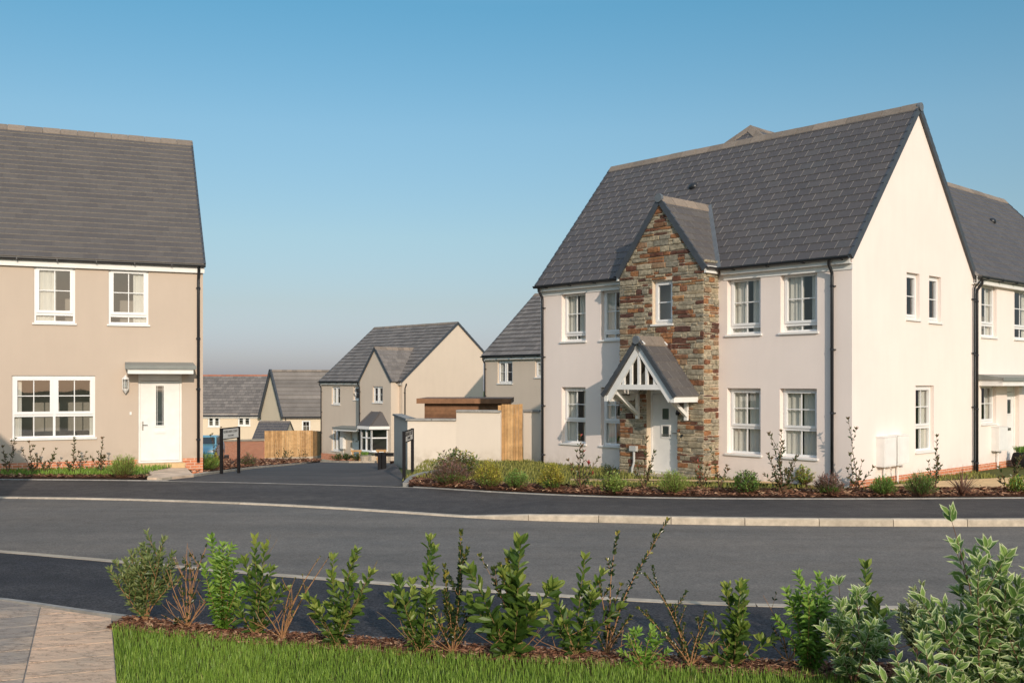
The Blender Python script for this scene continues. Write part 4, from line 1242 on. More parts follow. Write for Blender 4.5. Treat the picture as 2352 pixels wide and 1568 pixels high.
# side road
SLp = [(372, 1104), (425, 1098), (480, 1090), (540, 1081), (600, 1074), (660, 1069), (705, 1064), (735, 1060)]
SRp = [(925, 1117), (930, 1107), (930, 1098), (922, 1086), (918, 1078), (912, 1070), (905, 1064), (895, 1061)]
SL, SR = smooth([hit(*p) for p in SLp], 1), smooth([hit(*p) for p in SRp], 1)
SL, SR = resample(SL, 26), resample(SR, 26)
strip('side_road', [p.copy() for p in SL], SR, side_m, .002, 14)
dirl = Vector((-.35, 1, 0)).normalized()
# turning area that continues behind the houses
t0 = MB()
A1, A2, A3, A4 = SL[-1], SR[-1], SR[-1]+Vector((3, 30, 0)), SL[-1]+Vector((-6, 8, 0))
strip('side_road_end', [A1, A1+Vector((-10, 3, 0)), A1+Vector((-22, 6, 0))], [A1+Vector((0.5, 4, 0)), A1+Vector((-10, 7.5, 0)), A1+Vector((-22, 11, 0))], side_m, -.02, 4)
def edging(name, pts, w=.13, top=.05, mat=None, inner=1):
    b = MB()
    for a, c in zip(pts, pts[1:]):
        d = (c-a); d.z = 0; d.normalize(); nr = Vector((-d.y, d.x, 0))*inner
        a2, c2 = a+d*.004, c-d*.004
        vs = [a2, c2, c2+nr*w, a2+nr*w]
        b.raw([(v.x, v.y, T(v.x, v.y)-.12) for v in vs]+[(v.x, v.y, T(v.x, v.y)+top) for v in vs], [(4, 5, 6, 7), (0, 1, 5, 4), (1, 2, 6, 5), (2, 3, 7, 6), (3, 0, 4, 7)], 0, R())
    return tag(b.build(name, mat or kerb_m), kind='structure')
edging('side_kerb', SL, .14, .06, inner=1)
edging('side_kerb', [hit(x, y) for x, y in [(925, 1117), (932, 1108), (942, 1100), (958, 1094), (980, 1089), (1010, 1085), (1060, 1082)]], .13, .08, edge_m, inner=-1)
# verge between road and the beige gabled house
vA = resample([hit(x, y) for x, y in [(735, 1061), (800, 1062.5), (895, 1062.5)]], 8)
strip('house_verge', vA, [p+Vector((0, 5, 0)) for p in vA], soil_m, .05, 3)
edging('side_kerb', vA, .14, .09)

def slab(name, pts, z, mat, kind='structure', base=-.2):
    b = MB(); n_ = len(pts)
    zz = [z+T(p.x, p.y) for p in pts]
    b.raw([(p.x, p.y, q) for p, q in zip(pts, zz)]+[(p.x, p.y, q-.25) for p, q in zip(pts, zz)], [tuple(range(n_))]+[(i, (i+1) % n_, n_+(i+1) % n_, n_+i) for i in range(n_)])
    return tag(b.build(name, mat), kind=kind)
def inset(pts, d):
    out = []
    for i, p in enumerate(pts):
        q = pts[min(i+1, len(pts)-1)]-pts[max(i-1, 0)]; q.z = 0; q.normalize(); nr = Vector((-q.y, q.x, 0)); nr = nr if nr.y > 0 else -nr
        out.append(p+nr*d)
    return out
# main garden: lawn and planted bed
FM = [p for p in resample(FB, 400) if 930 < CX+p.x/p.y*F < 3000]
FM = FM[::6]
strip('planting_bed', inset(FM, .06), inset(FM, 1.35), soil_m, .035, 3)
lawn_f = inset(FM, 1.3)
lawn_b = []
for p in lawn_f:
    x = p.x
    if x < O0.x: yb = 29.0
    elif x < C0.x: yb = O0.y+(x-O0.x)*(-.733/.680)-.05
    else: yb = C0.y+(x-C0.x)*(.680/.733)-.05
    lawn_b.append(Vector((x*1.0, max(yb, p.y+.3), 0)))
strip('garden_turf', lawn_f, lawn_b, turf_m, .03, 5)
pp = [G(x, y) for x, y in [(1310, 1107), (1560, 1111), (1760, 1116), (2100, 1131), (2700, 1135), (2700, 1098), (2352, 1098), (2120, 1110), (1960, 1126), (1760, 1109), (1560, 1104), (1310, 1103)]]
slab('garden_path', pp, .042, buff_m)
slab('mulch_corner', [hit(x, y) for x, y in [(932, 1116), (945, 1102), (985, 1092), (1060, 1085), (1130, 1090), (1130, 1122), (1010, 1121)]], .05, soil_m)
# left garden
lv = Vector((.921, .390, 0)); lo_ = Vector((-8.31, 27.1, 0))
Lf = [p for p in resample(FB, 400) if -700 < CX+p.x/p.y*F < 335][::6]
wallpt = lambda x: 27.1+(x+8.31)*(.390/.921)-.02
strip('left_bed', inset(Lf, .05), [Vector((p.x, max(wallpt(p.x), p.y+.2), 0)) for p in Lf], soil_m, .04, 3)
Lt = inset(Lf, .5); 
strip('left_turf', [Vector((p.x, min(p.y, wallpt(p.x)-.5), 0)) for p in Lt], [Vector((p.x, wallpt(p.x)-.12, 0)) for p in Lt], turf_m, .05, 3)
slab('front_step_path', [G(318, 1072), G(425, 1071), G(445, 1092), G(378, 1102), G(338, 1102), G(345, 1090)], .06, flag_m)
slab('left_corner_bed', [hit(428, 1072), hit(470, 1066), hit(545, 1067), hit(590, 1072), hit(540, 1078), hit(480, 1087), hit(448, 1092)], .035, soil_m)
# bed along brick wall and fence
fa = resample([hit(x, y) for x, y in [(500, 1085.5), (560, 1077), (620, 1071), (680, 1066.5), (735, 1061)]], 8)
strip('fence_bed', fa, [wp(p_, 74) for p_ in np.linspace(505, 740, 9)], soil_m, .04, 6)
# near side
NB = smooth([G(x, y, -.05) for x, y in [(-1400, 1270), (-500, 1330), (0, 1376), (250, 1415), (560, 1449), (1000, 1480), (1400, 1502), (1700, 1518), (2000, 1530), (2352, 1540), (3400, 1545)]], 2)
NBr = resample(NB, n)
KNb = []
b = MB()
KS = resample(KN, int(sum((c-a).length for a, c in zip(KN, KN[1:]))/.95))
for a, c in zip(KS, KS[1:]):
    d = (c-a).normalized(); nr = Vector((d.y, -d.x, 0)); nr = nr if nr.y < 0 else -nr
    a2, c2 = a+d*.003, c-d*.003; w = .17
    vs = [a2, c2, c2+nr*w, a2+nr*w]
    b.raw([(v.x, v.y, RZL-.1) for v in vs]+[(v.x, v.y, RZL+.03 if i < 2 else RZL+.035) for i, v in enumerate(vs)], [(4, 5, 6, 7), (0, 1, 5, 4), (1, 2, 6, 5), (2, 3, 7, 6), (3, 0, 4, 7)], 0, R())
tag(b.build('near_kerb', kerb_m), kind='structure')
for i, p in enumerate(KNr):
    d = (KNr[min(i+1, n)]-KNr[max(i-1, 0)]).normalized(); nr = Vector((d.y, -d.x, 0)); nr = nr if nr.y < 0 else -nr
    q = p+nr*.168; q.z = RZL+.031; KNb.append(q)
NBz = [Vector((p.x, p.y, -.05)) for p in NBr]
strip('near_footpath', KNb, NBz, navy_m, 0, 4, zf=1)
b = MB()
for a, c in zip(NBr, NBr[1:]):
    d = (c-a).normalized(); nr = Vector((d.y, -d.x, 0)); nr = nr if nr.y < 0 else -nr
    vs = [a, c, c+nr*.065, a+nr*.065]
    b.raw([(v.x, v.y, -.15) for v in vs]+[(v.x, v.y, -.015) for v in vs], [(4, 5, 6, 7), (0, 1, 5, 4), (1, 2, 6, 5), (2, 3, 7, 6), (3, 0, 4, 7)], 0, R())
tag(b.build('near_edging', edge_m), kind='structure')
NE_ = inset(NBr, -.066)
NEr = [Vector((p.x, p.y, 0)) for p in NE_ if p.x > G(256, 1420).x and p.x < 14]
strip('near_bed', NEr, [Vector((p.x, p.y-.75, 0)) for p in NEr], soil_m, -.02, 3)
strip('near_lawn_soil', [Vector((p.x, p.y-.47, 0)) for p in NEr], [Vector((p.x, -6, 0)) for p in NEr], turf_m, -.022, 6)
# imprinted stone paving at lower left
m, nt, bs = nodes('imprinted_stone')
v = coords(nt)
n1 = noise(nt, v, 1.3, 6, .65); n2 = noise(nt, v, 3.0, 6, .7, (.75, 1.7, 1))
at_ = N(nt, 'ShaderNodeAttribute'); at_.attribute_name = 'rnd'
pad = N(nt, 'ShaderNodeMath', operation='MULTIPLY_ADD'); nt.links.new(n1, pad.inputs[0]); pad.inputs[1].default_value = .8; nt.links.new(at_.outputs['Fac'], pad.inputs[2])
c_ = ramp(nt, pad.outputs[0], [(.35, (.25, .215, .19)), (.58, (.40, .33, .27)), (.76, (.60, .44, .31)), (.95, (.80, .54, .36))])
dk = ramp(nt, n2, [(.465, (1, 1, 1)), (.49, (.40, .36, .34)), (.515, (1, 1, 1))])
c_ = mixc(nt, .8, c_, dk, 'MULTIPLY')
nt.links.new(c_, bs.inputs['Base Color']); bs.inputs['Roughness'].default_value = .75
wv = noise(nt, v, 4.0, 8, .72, (.8, 1.6, 1))
bump(nt, bs, wv, .9, .05)
pave_m = m
pa = G(258, 1419); pb_ = G(268, 1568)
e0, e1 = Vector((pa.x, pa.y-.02, 0)), Vector((pb_.x, pb_.y, 0)); e1 = e0+(e1-e0)*4
b = MB()
PL = [Vector((p.x, p.y, 0)) for p in NE_ if p.x < pa.x+.03]
dn = (e1-e0).normalized(); ac = Vector((-1, -.0, 0))
rows = 8
jx = [0, 1.13, 2.35, 3.6, 4.9, 6.2]
acr = Vector((-dn.y*-1, 0, 0)); acr = Vector((dn.y, -dn.x, 0))
qa, qb = Vector((-3.96, 9.84, 0)), Vector((-5.6, 10.70, 0))
qn = Vector((-(qb-qa).y, (qb-qa).x, 0)); qn = qn if qn.y > 0 else -qn; qn.normalize()
jx = [-.0, .66, 1.86, 3.06, 4.26, 5.46]
for r_ in range(-8, 14):
    for k in range(len(jx)-1):
        y0_, y1_ = r_*.46, (r_+1)*.46
        q = [(e0+acr*u_+dn*w_) for u_, w_ in ((jx[k]+.006, y0_+.007), (jx[k+1]-.006, y0_+.007), (jx[k+1]-.006, y1_-.007), (jx[k]+.006, y1_-.007))]
        q = clip([(v_.x, v_.y) for v_ in q], [(qn.x, qn.y, qn.dot(qa))])
        if len(q) < 3: continue
        m_ = len(q)
        b.raw([(x[0], x[1], -.002) for x in q]+[(x[0], x[1], -.04) for x in q], [tuple(range(m_))]+[(i_, i_+m_, (i_+1) % m_+m_, (i_+1) % m_) for i_ in range(m_)], 0, .46 if k == 0 else U(.12, .32))
tag(b.build('paving', pave_m), kind='structure')
slab('paving_base', [e0, e1, e1+Vector((-9, 0, 0)), qb+Vector((-6, 3.1, 0)), qb, qa], -.012, edge_m)

# ------------------------------------------------------------------ grass and chips
def blades(name, label, pts, h, w, mat, lean=.35, kind='stuff'):
    n_ = len(pts); P = np.array(pts)
    rng = np.random.default_rng(3)
    a = rng.uniform(0, 2*PI, n_); hh = h*rng.uniform(.55, 1.25, n_); l = lean*hh*rng.uniform(.1, 1, n_); la = rng.uniform(0, 2*PI, n_)
    ww = w*rng.uniform(.7, 1.3, n_)
    dx, dy = np.cos(a)*ww/2, np.sin(a)*ww/2
    V = np.zeros((n_, 5, 3))
    V[:, 0] = P-np.stack([dx, dy, 0*dx], 1); V[:, 1] = P+np.stack([dx, dy, 0*dx], 1)
    m_ = P+np.stack([np.cos(la)*l*.35, np.sin(la)*l*.35, hh*.55], 1)
    V[:, 2] = m_+np.stack([dx*.8, dy*.8, 0*dx], 1); V[:, 3] = m_-np.stack([dx*.8, dy*.8, 0*dx], 1)
    V[:, 4] = P+np.stack([np.cos(la)*l, np.sin(la)*l, hh], 1)
    me = bpy.data.meshes.new(name)
    base = np.arange(n_)*5
    quads = np.stack([base, base+1, base+2, base+3], 1); tris = np.stack([base+3, base+2, base+4], 1)
    me.vertices.add(n_*5); me.vertices.foreach_set('co', V.reshape(-1))
    loops = np.concatenate([quads.reshape(-1), tris.reshape(-1)])
    me.loops.add(len(loops)); me.loops.foreach_set('vertex_index', loops.astype(np.int32))
    starts = np.concatenate([np.arange(n_)*4, n_*4+np.arange(n_)*3])
    me.polygons.add(2*n_); me.polygons.foreach_set('loop_start', starts.astype(np.int32))
    at_ = me.attributes.new('rnd', 'FLOAT', 'FACE'); rr = np.clip(rng.beta(2, 2.6, n_), 0, 1); at_.data.foreach_set('value', np.concatenate([rr, rr]))
    me.materials.append(mat); me.update(); me.validate()
    o_ = bpy.data.objects.new(name, me); col.objects.link(o_)
    return tag(o_, label, 'grass', kind=kind)
pts = []
edge = [(p.x, p.y-.44) for p in NEr]
ex = np.array([e[0] for e in edge]); ey = np.array([e[1] for e in edge])
rng = np.random.default_rng(5)
N_ = 95000
X = rng.uniform(-3.9, 5.2, N_); Y = rng.uniform(6.3, 9.8, N_)
yt = np.interp(X, ex, ey)+rng.normal(0, .035, N_)
xe = np.interp(Y, [e1.y, e0.y], [e1.x, e0.x])
ok = (Y < yt) & (X > xe+.005) & (np.abs(X) < Y*.56+.3)
P_ = np.stack([X[ok], Y[ok], np.full(ok.sum(), -.02)], 1)
blades('near_lawn', 'thick green mown grass along the bottom of the picture', P_, .075, .0058, blade_m)
N_ = 30000
X = rng.uniform(-2.5, 11.5, N_); Y = rng.uniform(19.8, 29.5, N_)
lx_ = np.array([p.x for p in lawn_f]); ly_ = np.array([p.y for p in lawn_f]); lb_ = np.array([p.y for p in lawn_b])
ok = (Y > np.interp(X, lx_, ly_)-.1+rng.normal(0, .05, N_)) & (Y < np.interp(X, lx_, lb_))
ppx = np.array([p.x for p in pp]); 
yp0 = np.interp(X, [p.x for p in pp[:5]], [p.y for p in pp[:5]]); tpp = pp[5:][::-1]; yp1 = np.interp(X, [p.x for p in tpp], [p.y for p in tpp])
ok &= ~((X > pp[0].x) & (Y > yp0) & (Y < yp1))
P_ = np.stack([X[ok], Y[ok], np.full(ok.sum(), .03)], 1)
blades('garden_lawn', 'yellow-green rough grass in front of the cream house', P_, .075, .020, blade2_m)
N_ = 9000
X = rng.uniform(-15, -8.9, N_); Y = rng.uniform(22.5, 27, N_)
yw = 27.1+(X+8.31)*(.390/.921)
lt = np.interp(X, [p.x for p in Lt], [p.y for p in Lt])
xedge = G(345, 1090).x
ok = (Y < yw-.1) & (Y > np.minimum(lt, yw-.55)) & (X < xedge-.05)
P_ = np.stack([X[ok], Y[ok], np.full(ok.sum(), .05)], 1)
blades('strip_lawn', 'narrow strip of grass under the window of the beige house', P_, .10, .016, blade_m)

def chips(name, label, gen, n_, size, mat, z=.0):
    b = MB()
    for _ in range(n_):
        p = gen()
        if p is None: continue
        l = size*U(.5, 1.6); w = l*U(.2, .5); a = U(0, PI); c, s = math.cos(a), math.sin(a); tl = U(-.35, .35)*l; rl = U(-.4, .4)*w
        q = []
        for (u_, v_) in ((-1, -.6), (.2, -1), (1, .3), (-.3, 1)):
            q.append((p[0]+c*u_*l/2-s*v_*w/2, p[1]+s*u_*l/2+c*v_*w/2, p[2]+.004+size*.2*R()+abs(tl)*.5+u_*tl/2+v_*rl/2))
        b.face(q, 0, R())
    return tag(b.build(name, mat), label, 'bark chips', kind='stuff')
def gen_near():
    i = random.randrange(len(NEr)-1); p = NEr[i].lerp(NEr[i+1], R())
    if abs(p.x) > 5.6: return None
    return (p.x, p.y-U(.02, .52), -.02+.02*R())
chips('near_bark', 'reddish bark mulch between lawn and path edging', gen_near, 26000, .045, chip_m)
def gen_far():
    i = random.randrange(len(FM)-1); p = FM[i].lerp(FM[i+1], R())
    if p.x > 12: return None
    return (p.x, p.y+U(.06, 1.45), .04+.03*R())
chips('bed_bark', 'reddish bark mulch in the bed along the far footpath', gen_far, 9000, .09, chip_m)
def gen_left():
    i = random.randrange(len(Lf)-1); p = Lf[i].lerp(Lf[i+1], R())
    if p.x < -14: return None
    return (p.x, p.y+U(.05, .6), .05+.02*R())
chips('left_bark', 'dark bark mulch in front of the beige house', gen_left, 1800, .09, chip_m)
def gen_corner():
    a, c, e = hit(436, 1077), hit(585, 1073), hit(450, 1090); s, t = R(), R()
    if s+t > 1: s, t = 1-s, 1-t
    p = a+(c-a)*s+(e-a)*t; return (p.x, p.y, T(p.x, p.y)+.045+.02*R())
chips('corner_bark', 'bark mulch in the corner bed by the street name sign', gen_corner, 900, .09, chip_m)

def gen_fence():
    i = random.randrange(len(fa)-1); p = fa[i].lerp(fa[i+1], R()); q = wp(505+235*(i+R())/8, 74); t_ = R()**1.6*.8; x, y = p.x+(q.x-p.x)*t_, p.y+(q.y-p.y)*t_
    return (x, y, T(x, y)+.05+.03*R())
chips('fence_bark', 'bark mulch in the bed below the brick wall and pine fence', gen_fence, 4000, .16, chip_m)

#================================================================== PLANTS
def leaf(b, p, d, up, L, W, rv, mat=0, fold=.25, droop=.0, varg=False, simple=False):
    d = d.normalized(); s = d.cross(up)
    if s.length < .05: s = d.cross(Vector((1, .2, 0)))
    s.normalize(); n = s.cross(d).normalized()
    pt = lambda t, w, h=0: p+d*(L*t)+s*(W*w)+n*(h*W-droop*L*t*t)
    if simple:
        b.raw([pt(0, 0), pt(.45, .5, fold), pt(1, 0), pt(.45, -.5, fold)], [(0, 1, 2), (0, 2, 3)], mat, rv); return
    c = [pt(0, 0), pt(.5, 0), pt(1, 0)]
    l = [pt(.25, .40, fold), pt(.62, .44, fold)]; r = [pt(.25, -.40, fold), pt(.62, -.44, fold)]
    if varg:
        k = .84
        ci = [pt(.08, 0), pt(.5, 0), pt(.86, 0)]; li = [pt(.27, .40*k, fold*k), pt(.58, .44*k, fold*k)]; ri = [pt(.27, -.40*k, fold*k), pt(.58, -.44*k, fold*k)]
        vs = c+l+r+ci+li+ri   # 0-2,3-4,5-6,7-9,10-11,12-13
        b.raw(vs, [(7, 8, 11, 10), (8, 9, 11), (7, 12, 13, 8), (8, 13, 9)], mat, rv)
        b.raw(vs, [(0, 7, 10, 3), (3, 10, 11, 4), (4, 11, 9, 2), (0, 5, 12, 7), (5, 6, 13, 12), (6, 2, 9, 13)], mat+1, rv)
    else:
        if W/L > .42:
            l.append(pt(.88, .26, fold)); r.append(pt(.88, -.26, fold))
            b.raw(c+l+r, [(0, 1, 4, 3), (1, 2, 5, 4), (0, 6, 7, 1), (1, 7, 8, 2)], mat, rv)
        else: b.raw(c+l+r, [(0, 1, 4, 3), (1, 2, 4), (0, 5, 6, 1), (1, 6, 2)], mat, rv)

def curve(p, d, L, bend, n=8, wob=.04):
    pts = [Vector(p)]; d = d.normalized()
    for i in range(n):
        d = (d+bend/n+Vector((U(-wob, wob), U(-wob, wob), 0))).normalized()
        pts.append(pts[-1]+d*L/n)
    return pts

def stemplant(name, label, base, stems, leafL, leafW, spacing, mats, cat='shrub', group=None, twig=None, start=.15, opp=False, r0=.006, ang=.9, droop=.15,
              varg=False, side=0, sidelen=.3, tip=True, fold=.25, dens=1.0, simple=False, redtip=None, bare=0, bl=.35):
    """stems: list of (dx, dy, height, bendx, bendy, leafy). leaves set along every stem and side twig"""
    t = thing(name, label, cat, base, U(0, .01), group)
    sb = MB(); fb = MB()
    def dress(pts, st, lf):
        tot = sum((c-a).length for a, c in zip(pts, pts[1:])); s = tot*st; acc = 0; ph = U(0, 6); k = 0
        for a, c in zip(pts, pts[1:]):
            sl_ = (c-a).length; d = (c-a).normalized()
            while s < acc+sl_:
                p = a+d*(s-acc); f = s/tot
                if R() < dens*lf:
                    ph += 2.4 if not opp else PI/2
                    for q in ((0, PI) if opp else (0,)):
                        e1 = d.cross(Vector((.3, .2, 1)) if abs(d.z) < .9 else Vector((1, 0, 0))).normalized(); e2 = d.cross(e1)
                        o_ = e1*math.cos(ph+q)+e2*math.sin(ph+q)
                        aa = ang*(1.15-.55*f)*U(.8, 1.2)
                        dr = (d*math.cos(aa)+o_*math.sin(aa)).normalized()
                        sz = U(.7, 1.15)*(1-.25*f)
                        leaf(fb, p, dr, Vector((U(-.8, .8), U(-1.3, .3), .8)), leafL*sz, leafW*sz, min(1, max(0, R()*.75+.3*f)), 0, fold, droop, varg, simple)
                s += spacing*U(.7, 1.3)
            acc += sl_
        if tip and lf > .3:
            d = (pts[-1]-pts[-2]).normalized()
            for q in range(4):
                a = q*PI/2+ph; o_ = Vector((math.cos(a), math.sin(a), 0))
                leaf(fb, pts[-1], d*.8+o_*.5, Vector((U(-.5, .5), U(-1.3, 0), .6)), leafL*.75, leafW*.65, .8+.2*R(), 0 if not redtip or R() < .7 else redtip, fold, droop, varg, simple)
    for (dx, dy, h, bx_, by_, lf) in stems:
        L = math.sqrt(dx*dx+dy*dy+h*h)*1.02
        pts = curve((U(-.01, .01), U(-.01, .01), -.01), Vector((dx-bx_*.5*L, dy-by_*.5*L, h)), L, Vector((bx_, by_, 0)), 9, .085)
        n = len(pts)
        sb.tube(pts, [r0*(1-.75*i/(n-1)) for i in range(n)], 5)
        dress(pts, start, lf)
        for k in range(side):
            i = random.randrange(2, n-2); a = U(0, 2*PI)
            q = curve(pts[i], Vector((math.cos(a), math.sin(a), U(.8, 1.6))), sidelen*h*U(.5, 1.1), Vector((0, 0, .5)), 5)
            sb.tube(q, [r0*.5*(1-.6*j/5) for j in range(6)], 4); dress(q, .2, lf)
    for i in range(bare):
        a = U(0, 2*PI); ll = bl*U(.5, 1.1)
        q = curve((0, 0, .01), Vector((math.cos(a), math.sin(a)*.5, U(.25, 1.6))), ll, Vector((0, 0, U(-.2, .7))), 6, .14)
        sb.tube(q, [.0038*(1-.6*j/6) for j in range(7)], 4, 1)
        if R() < .7:
            q2 = curve(q[3], Vector((U(-1, 1), U(-.5, .5), U(.3, 1))), ll*.5, Vector((0, 0, .3)), 4, .12); sb.tube(q2, [.0025]*5, 4, 1)
    sb.build('stems', [twig or twig_m, twig_m], t)
    if fb.f: fb.build('foliage', mats, t)
    return t

def bush(name, label, base, rx, h, n, L, W, mats, cat='shrub', group=None, upright=.8, nst=40, twig=None, ry=None, pick=None, gap=.0):
    """dense low shrub: leafy shoots fanning from the base"""
    t = thing(name, label, cat, base, 0, group); ry = ry or rx
    sb = MB(); fb = MB(); per = max(4, n//nst)
    for i in range(nst):
        a = U(0, 2*PI); q = math.sqrt(R()); 
        top = Vector((math.cos(a)*q*rx, math.sin(a)*q*ry, h*(math.sqrt(max(.04, 1-q*q*.85)))*U(.78, 1.08)))
        p0 = Vector((top.x*.15, top.y*.15, 0)); mid = p0.lerp(top, .5)+Vector((top.x*.12, top.y*.12, 0))
        pts = [p0, mid, top]
        sb.tube(pts, [.006, .004, .002], 4)
        for k in range(per):
            f = .25+.78*(k+R())/per
            p = (p0.lerp(mid, min(1, f*2)) if f < .5 else mid.lerp(top, min(1, (f-.5)*2)))
            p = p+Vector((U(-1, 1), U(-1, 1), U(-.5, .5)))*L*.45
            o_ = Vector((U(-1, 1), U(-1, 1), U(-.2, .5)))
            d = (top-p0).normalized()*upright+o_
            mi = 0 if pick is None else pick(f)
            leaf(fb, p, d, Vector((U(-.4, .4), U(-.4, .4), 1)), L*U(.6, 1.2), W*U(.7, 1.2), min(1, max(0, .15+f*.45+U(-.25, .35))), mi, .2, .1, False, True)
    sb.build('stems', twig or twigd_m, t); fb.build('foliage', mats, t)
    return t

def nd_(px, py, z=-.01): 
    p = G(px, py, z); return p
def hgt_(px_base, py_base, py_top):
    d = (CH)*F/(py_base-HY); return CH-(py_top-HY)/F*d
def mpp(py_base): return CH/(py_base-HY)     # metres per picture unit at that ground row
GP = 'young shrubs planted in the near bed'
def laurel(label, bx_, by_, tops, L=.112, W=.052, extra=(), mats=None, **kw):
    base = nd_(bx_, by_); k = mpp(by_)
    st = []
    for (tx, ty) in tops:
        tx = bx_+(tx-bx_)*1.3+U(-14, 14); ty = ty+U(0, 1)**2*70*(1 if (tx-bx_) else 1)-8
        st.append(((tx-bx_)*k, U(-.10, .10), (by_-ty)*k, U(-.15, .15), 0, 1))
    for (tx, ty) in extra: st.append(((tx-bx_)*k, U(-.1, .1), (by_-ty)*k, .3*(1 if tx > bx_ else -1), 0, .12))
    kw.setdefault('bare', 5); kw.setdefault('ang', 1.05); kw.setdefault('droop', .15); kw.setdefault('spacing', .021); kw.setdefault('start', .08); kw.setdefault('r0', .0045); kw.setdefault('side', 1); kw.setdefault('sidelen', .28); kw.setdefault('twig', twigg_m)
    return stemplant('laurel_shrub', label, base, st, L, W, kw.pop('spacing'), mats or [lf_laurel], group=GP, **kw)
def twiggy(label, bx_, by_, tops, lf=.7, L=.052, W=.032, mats=None, name='sparse_shrub', **kw):
    base = nd_(bx_, by_); k = mpp(by_)
    st = [((tx-bx_)*k, U(-.08, .08), (by_-ty)*k, bd, 0, lf) for tx, ty, bd in tops]
    kw.setdefault('spacing', .018); kw.setdefault('r0', .0055); kw.setdefault('bare', 6); kw.setdefault('side', 3); kw.setdefault('sidelen', .3)
    return stemplant(name, label, base, st, L, W, kw.pop('spacing'), mats or [lf_dark], group=GP, opp=True, **kw)
# left to right along the near bed
k = mpp(1425)
stemplant('variegated_shrub', 'rounded shrub with pale-edged grey-green leaves, leftmost in the near bed', nd_(335, 1425),
          [((x-335)*k, U(-.12, .12), (1425-y)*k, U(-.3, .3), 0, 1) for x, y in ((265, 1300), (300, 1270), (335, 1255), (372, 1238), (400, 1280), (290, 1330), (395, 1310), (355, 1290), (320, 1290), (310, 1380), (375, 1262), (275, 1290))],
          .085, .028, .012, [lf_olive, lf_cream], group=GP, start=.34, side=6, sidelen=.4, r0=.007, twig=twig_m)
twiggy('nearly bare reddish twigs between the rounded shrub and the bright green one', 432, 1440, [(400, 1300, -.1), (425, 1250, .1), (452, 1270, .1), (470, 1255, .2), (410, 1340, -.2), (485, 1350, .2), (440, 1240, .05), (380, 1400, -.3)], lf=.16, side=4, sidelen=.35, r0=.007)
def bright(label, bx_, by_, tops, L=.090, W=.038, **kw):
    base = nd_(bx_, by_); kk = mpp(by_)
    return stemplant('leafy_green_shrub', label, base, [((x-bx_)*kk, U(-.08, .08), (by_-y)*kk, U(-.12, .12), 0, 1) for x, y in tops], L, W, .022, [lf_bright], group=GP, opp=True, start=.08, r0=.004, bare=4, droop=.35, ang=1.15, side=kw.pop('side', 1), sidelen=.25, **kw)
bright('bright lime-green leafy shrub, third from the left in the near bed', 512, 1447, [(485, 1238), (505, 1262), (522, 1250), (545, 1290), (470, 1300), (540, 1340), (495, 1300), (530, 1300), (555, 1330)])
laurel('olive-green laurel with a thin bare shoot on top, just right of the bright green shrub', 585, 1457, [(598, 1250), (622, 1270), (570, 1290), (650, 1300), (560, 1350), (618, 1330)], extra=[(600, 1228)])
twiggy('bare leaning twigs reaching right, left of the second laurel', 648, 1468, [(718, 1275, .35), (742, 1270, .45), (675, 1345, -.3), (660, 1320, .2)], lf=.4, L=.022, W=.014, r0=.009)
laurel('dense laurel with long bare shoots leaning right, left of centre', 772, 1486, [(785, 1252), (758, 1290), (810, 1300), (740, 1330), (800, 1335), (775, 1300), (745, 1375), (812, 1370)], extra=[(862, 1282), (885, 1296), (835, 1340), (715, 1440)])
laurel('tall pointed laurel near centre, its top above the kerb line', 965, 1500, [(975, 1238), (940, 1280), (1000, 1290), (925, 1330), (985, 1320), (905, 1385), (1000, 1370), (950, 1330)], extra=[(880, 1390), (925, 1440)])
twiggy('dark upright twiggy shrub just right of the tall pointed laurel', 1040, 1500, [(1045, 1222, .0), (1072, 1262, .1), (1020, 1300, -.1), (1000, 1390, -.2), (1078, 1380, .2), (1030, 1400, 0)], lf=.8, side=4, sidelen=.25)
laurel('large-leaved laurel in a wide V shape, right of centre', 1175, 1512, [(1240, 1268), (1222, 1300), (1078, 1310), (1110, 1370), (1188, 1340), (1225, 1350), (1150, 1430), (1205, 1400)], L=.17, W=.08, spacing=.024)
twiggy('thin twigs with small leaves standing behind the V-shaped laurel', 1200, 1505, [(1120, 1268, -.3), (1155, 1290, -.1), (1135, 1330, -.2)], lf=.5)
laurel('mid green laurel right of the V-shaped one', 1322, 1505, [(1322, 1292), (1355, 1320), (1290, 1345), (1265, 1375), (1340, 1360), (1395, 1380), (1300, 1400)], L=.12)
twiggy('tallest thin twigs in the near bed, reaching up across the kerb', 1392, 1502, [(1508, 1186, .25), (1432, 1230, .1), (1375, 1340, -.1), (1420, 1345, .1), (1450, 1420, .3), (1360, 1430, -.2)], lf=.6, r0=.008, side=1, sidelen=.2)
bright('low bright green clump at the foot of the tallest twigs', 1478, 1535, [(1460, 1445), (1490, 1440), (1520, 1460), (1440, 1460), (1505, 1480), (1530, 1490), (1430, 1490)], L=.07, W=.03)
twiggy('arching twigs with small dark leaves and a yellow tip, left of the upright laurel', 1588, 1530, [(1478, 1322, -.5), (1545, 1390, -.2), (1610, 1400, .2), (1470, 1400, -.4), (1625, 1440, .2), (1560, 1440, -.1), (1520, 1450, -.3)], lf=.9, side=2, sidelen=.3, r0=.008, L=.038, W=.022)
laurel('narrow upright laurel left of the bare twig and big bright shrub', 1688, 1526, [(1672, 1305), (1690, 1340), (1725, 1345), (1655, 1370), (1710, 1380), (1645, 1430), (1735, 1430), (1690, 1410)], L=.11, W=.055)
twiggy('two thin sparse shoots leaning left, right of the narrow laurel', 1812, 1520, [(1775, 1358, -.2), (1770, 1430, -.3), (1740, 1462, -.4)], lf=.3, L=.04, W=.02)
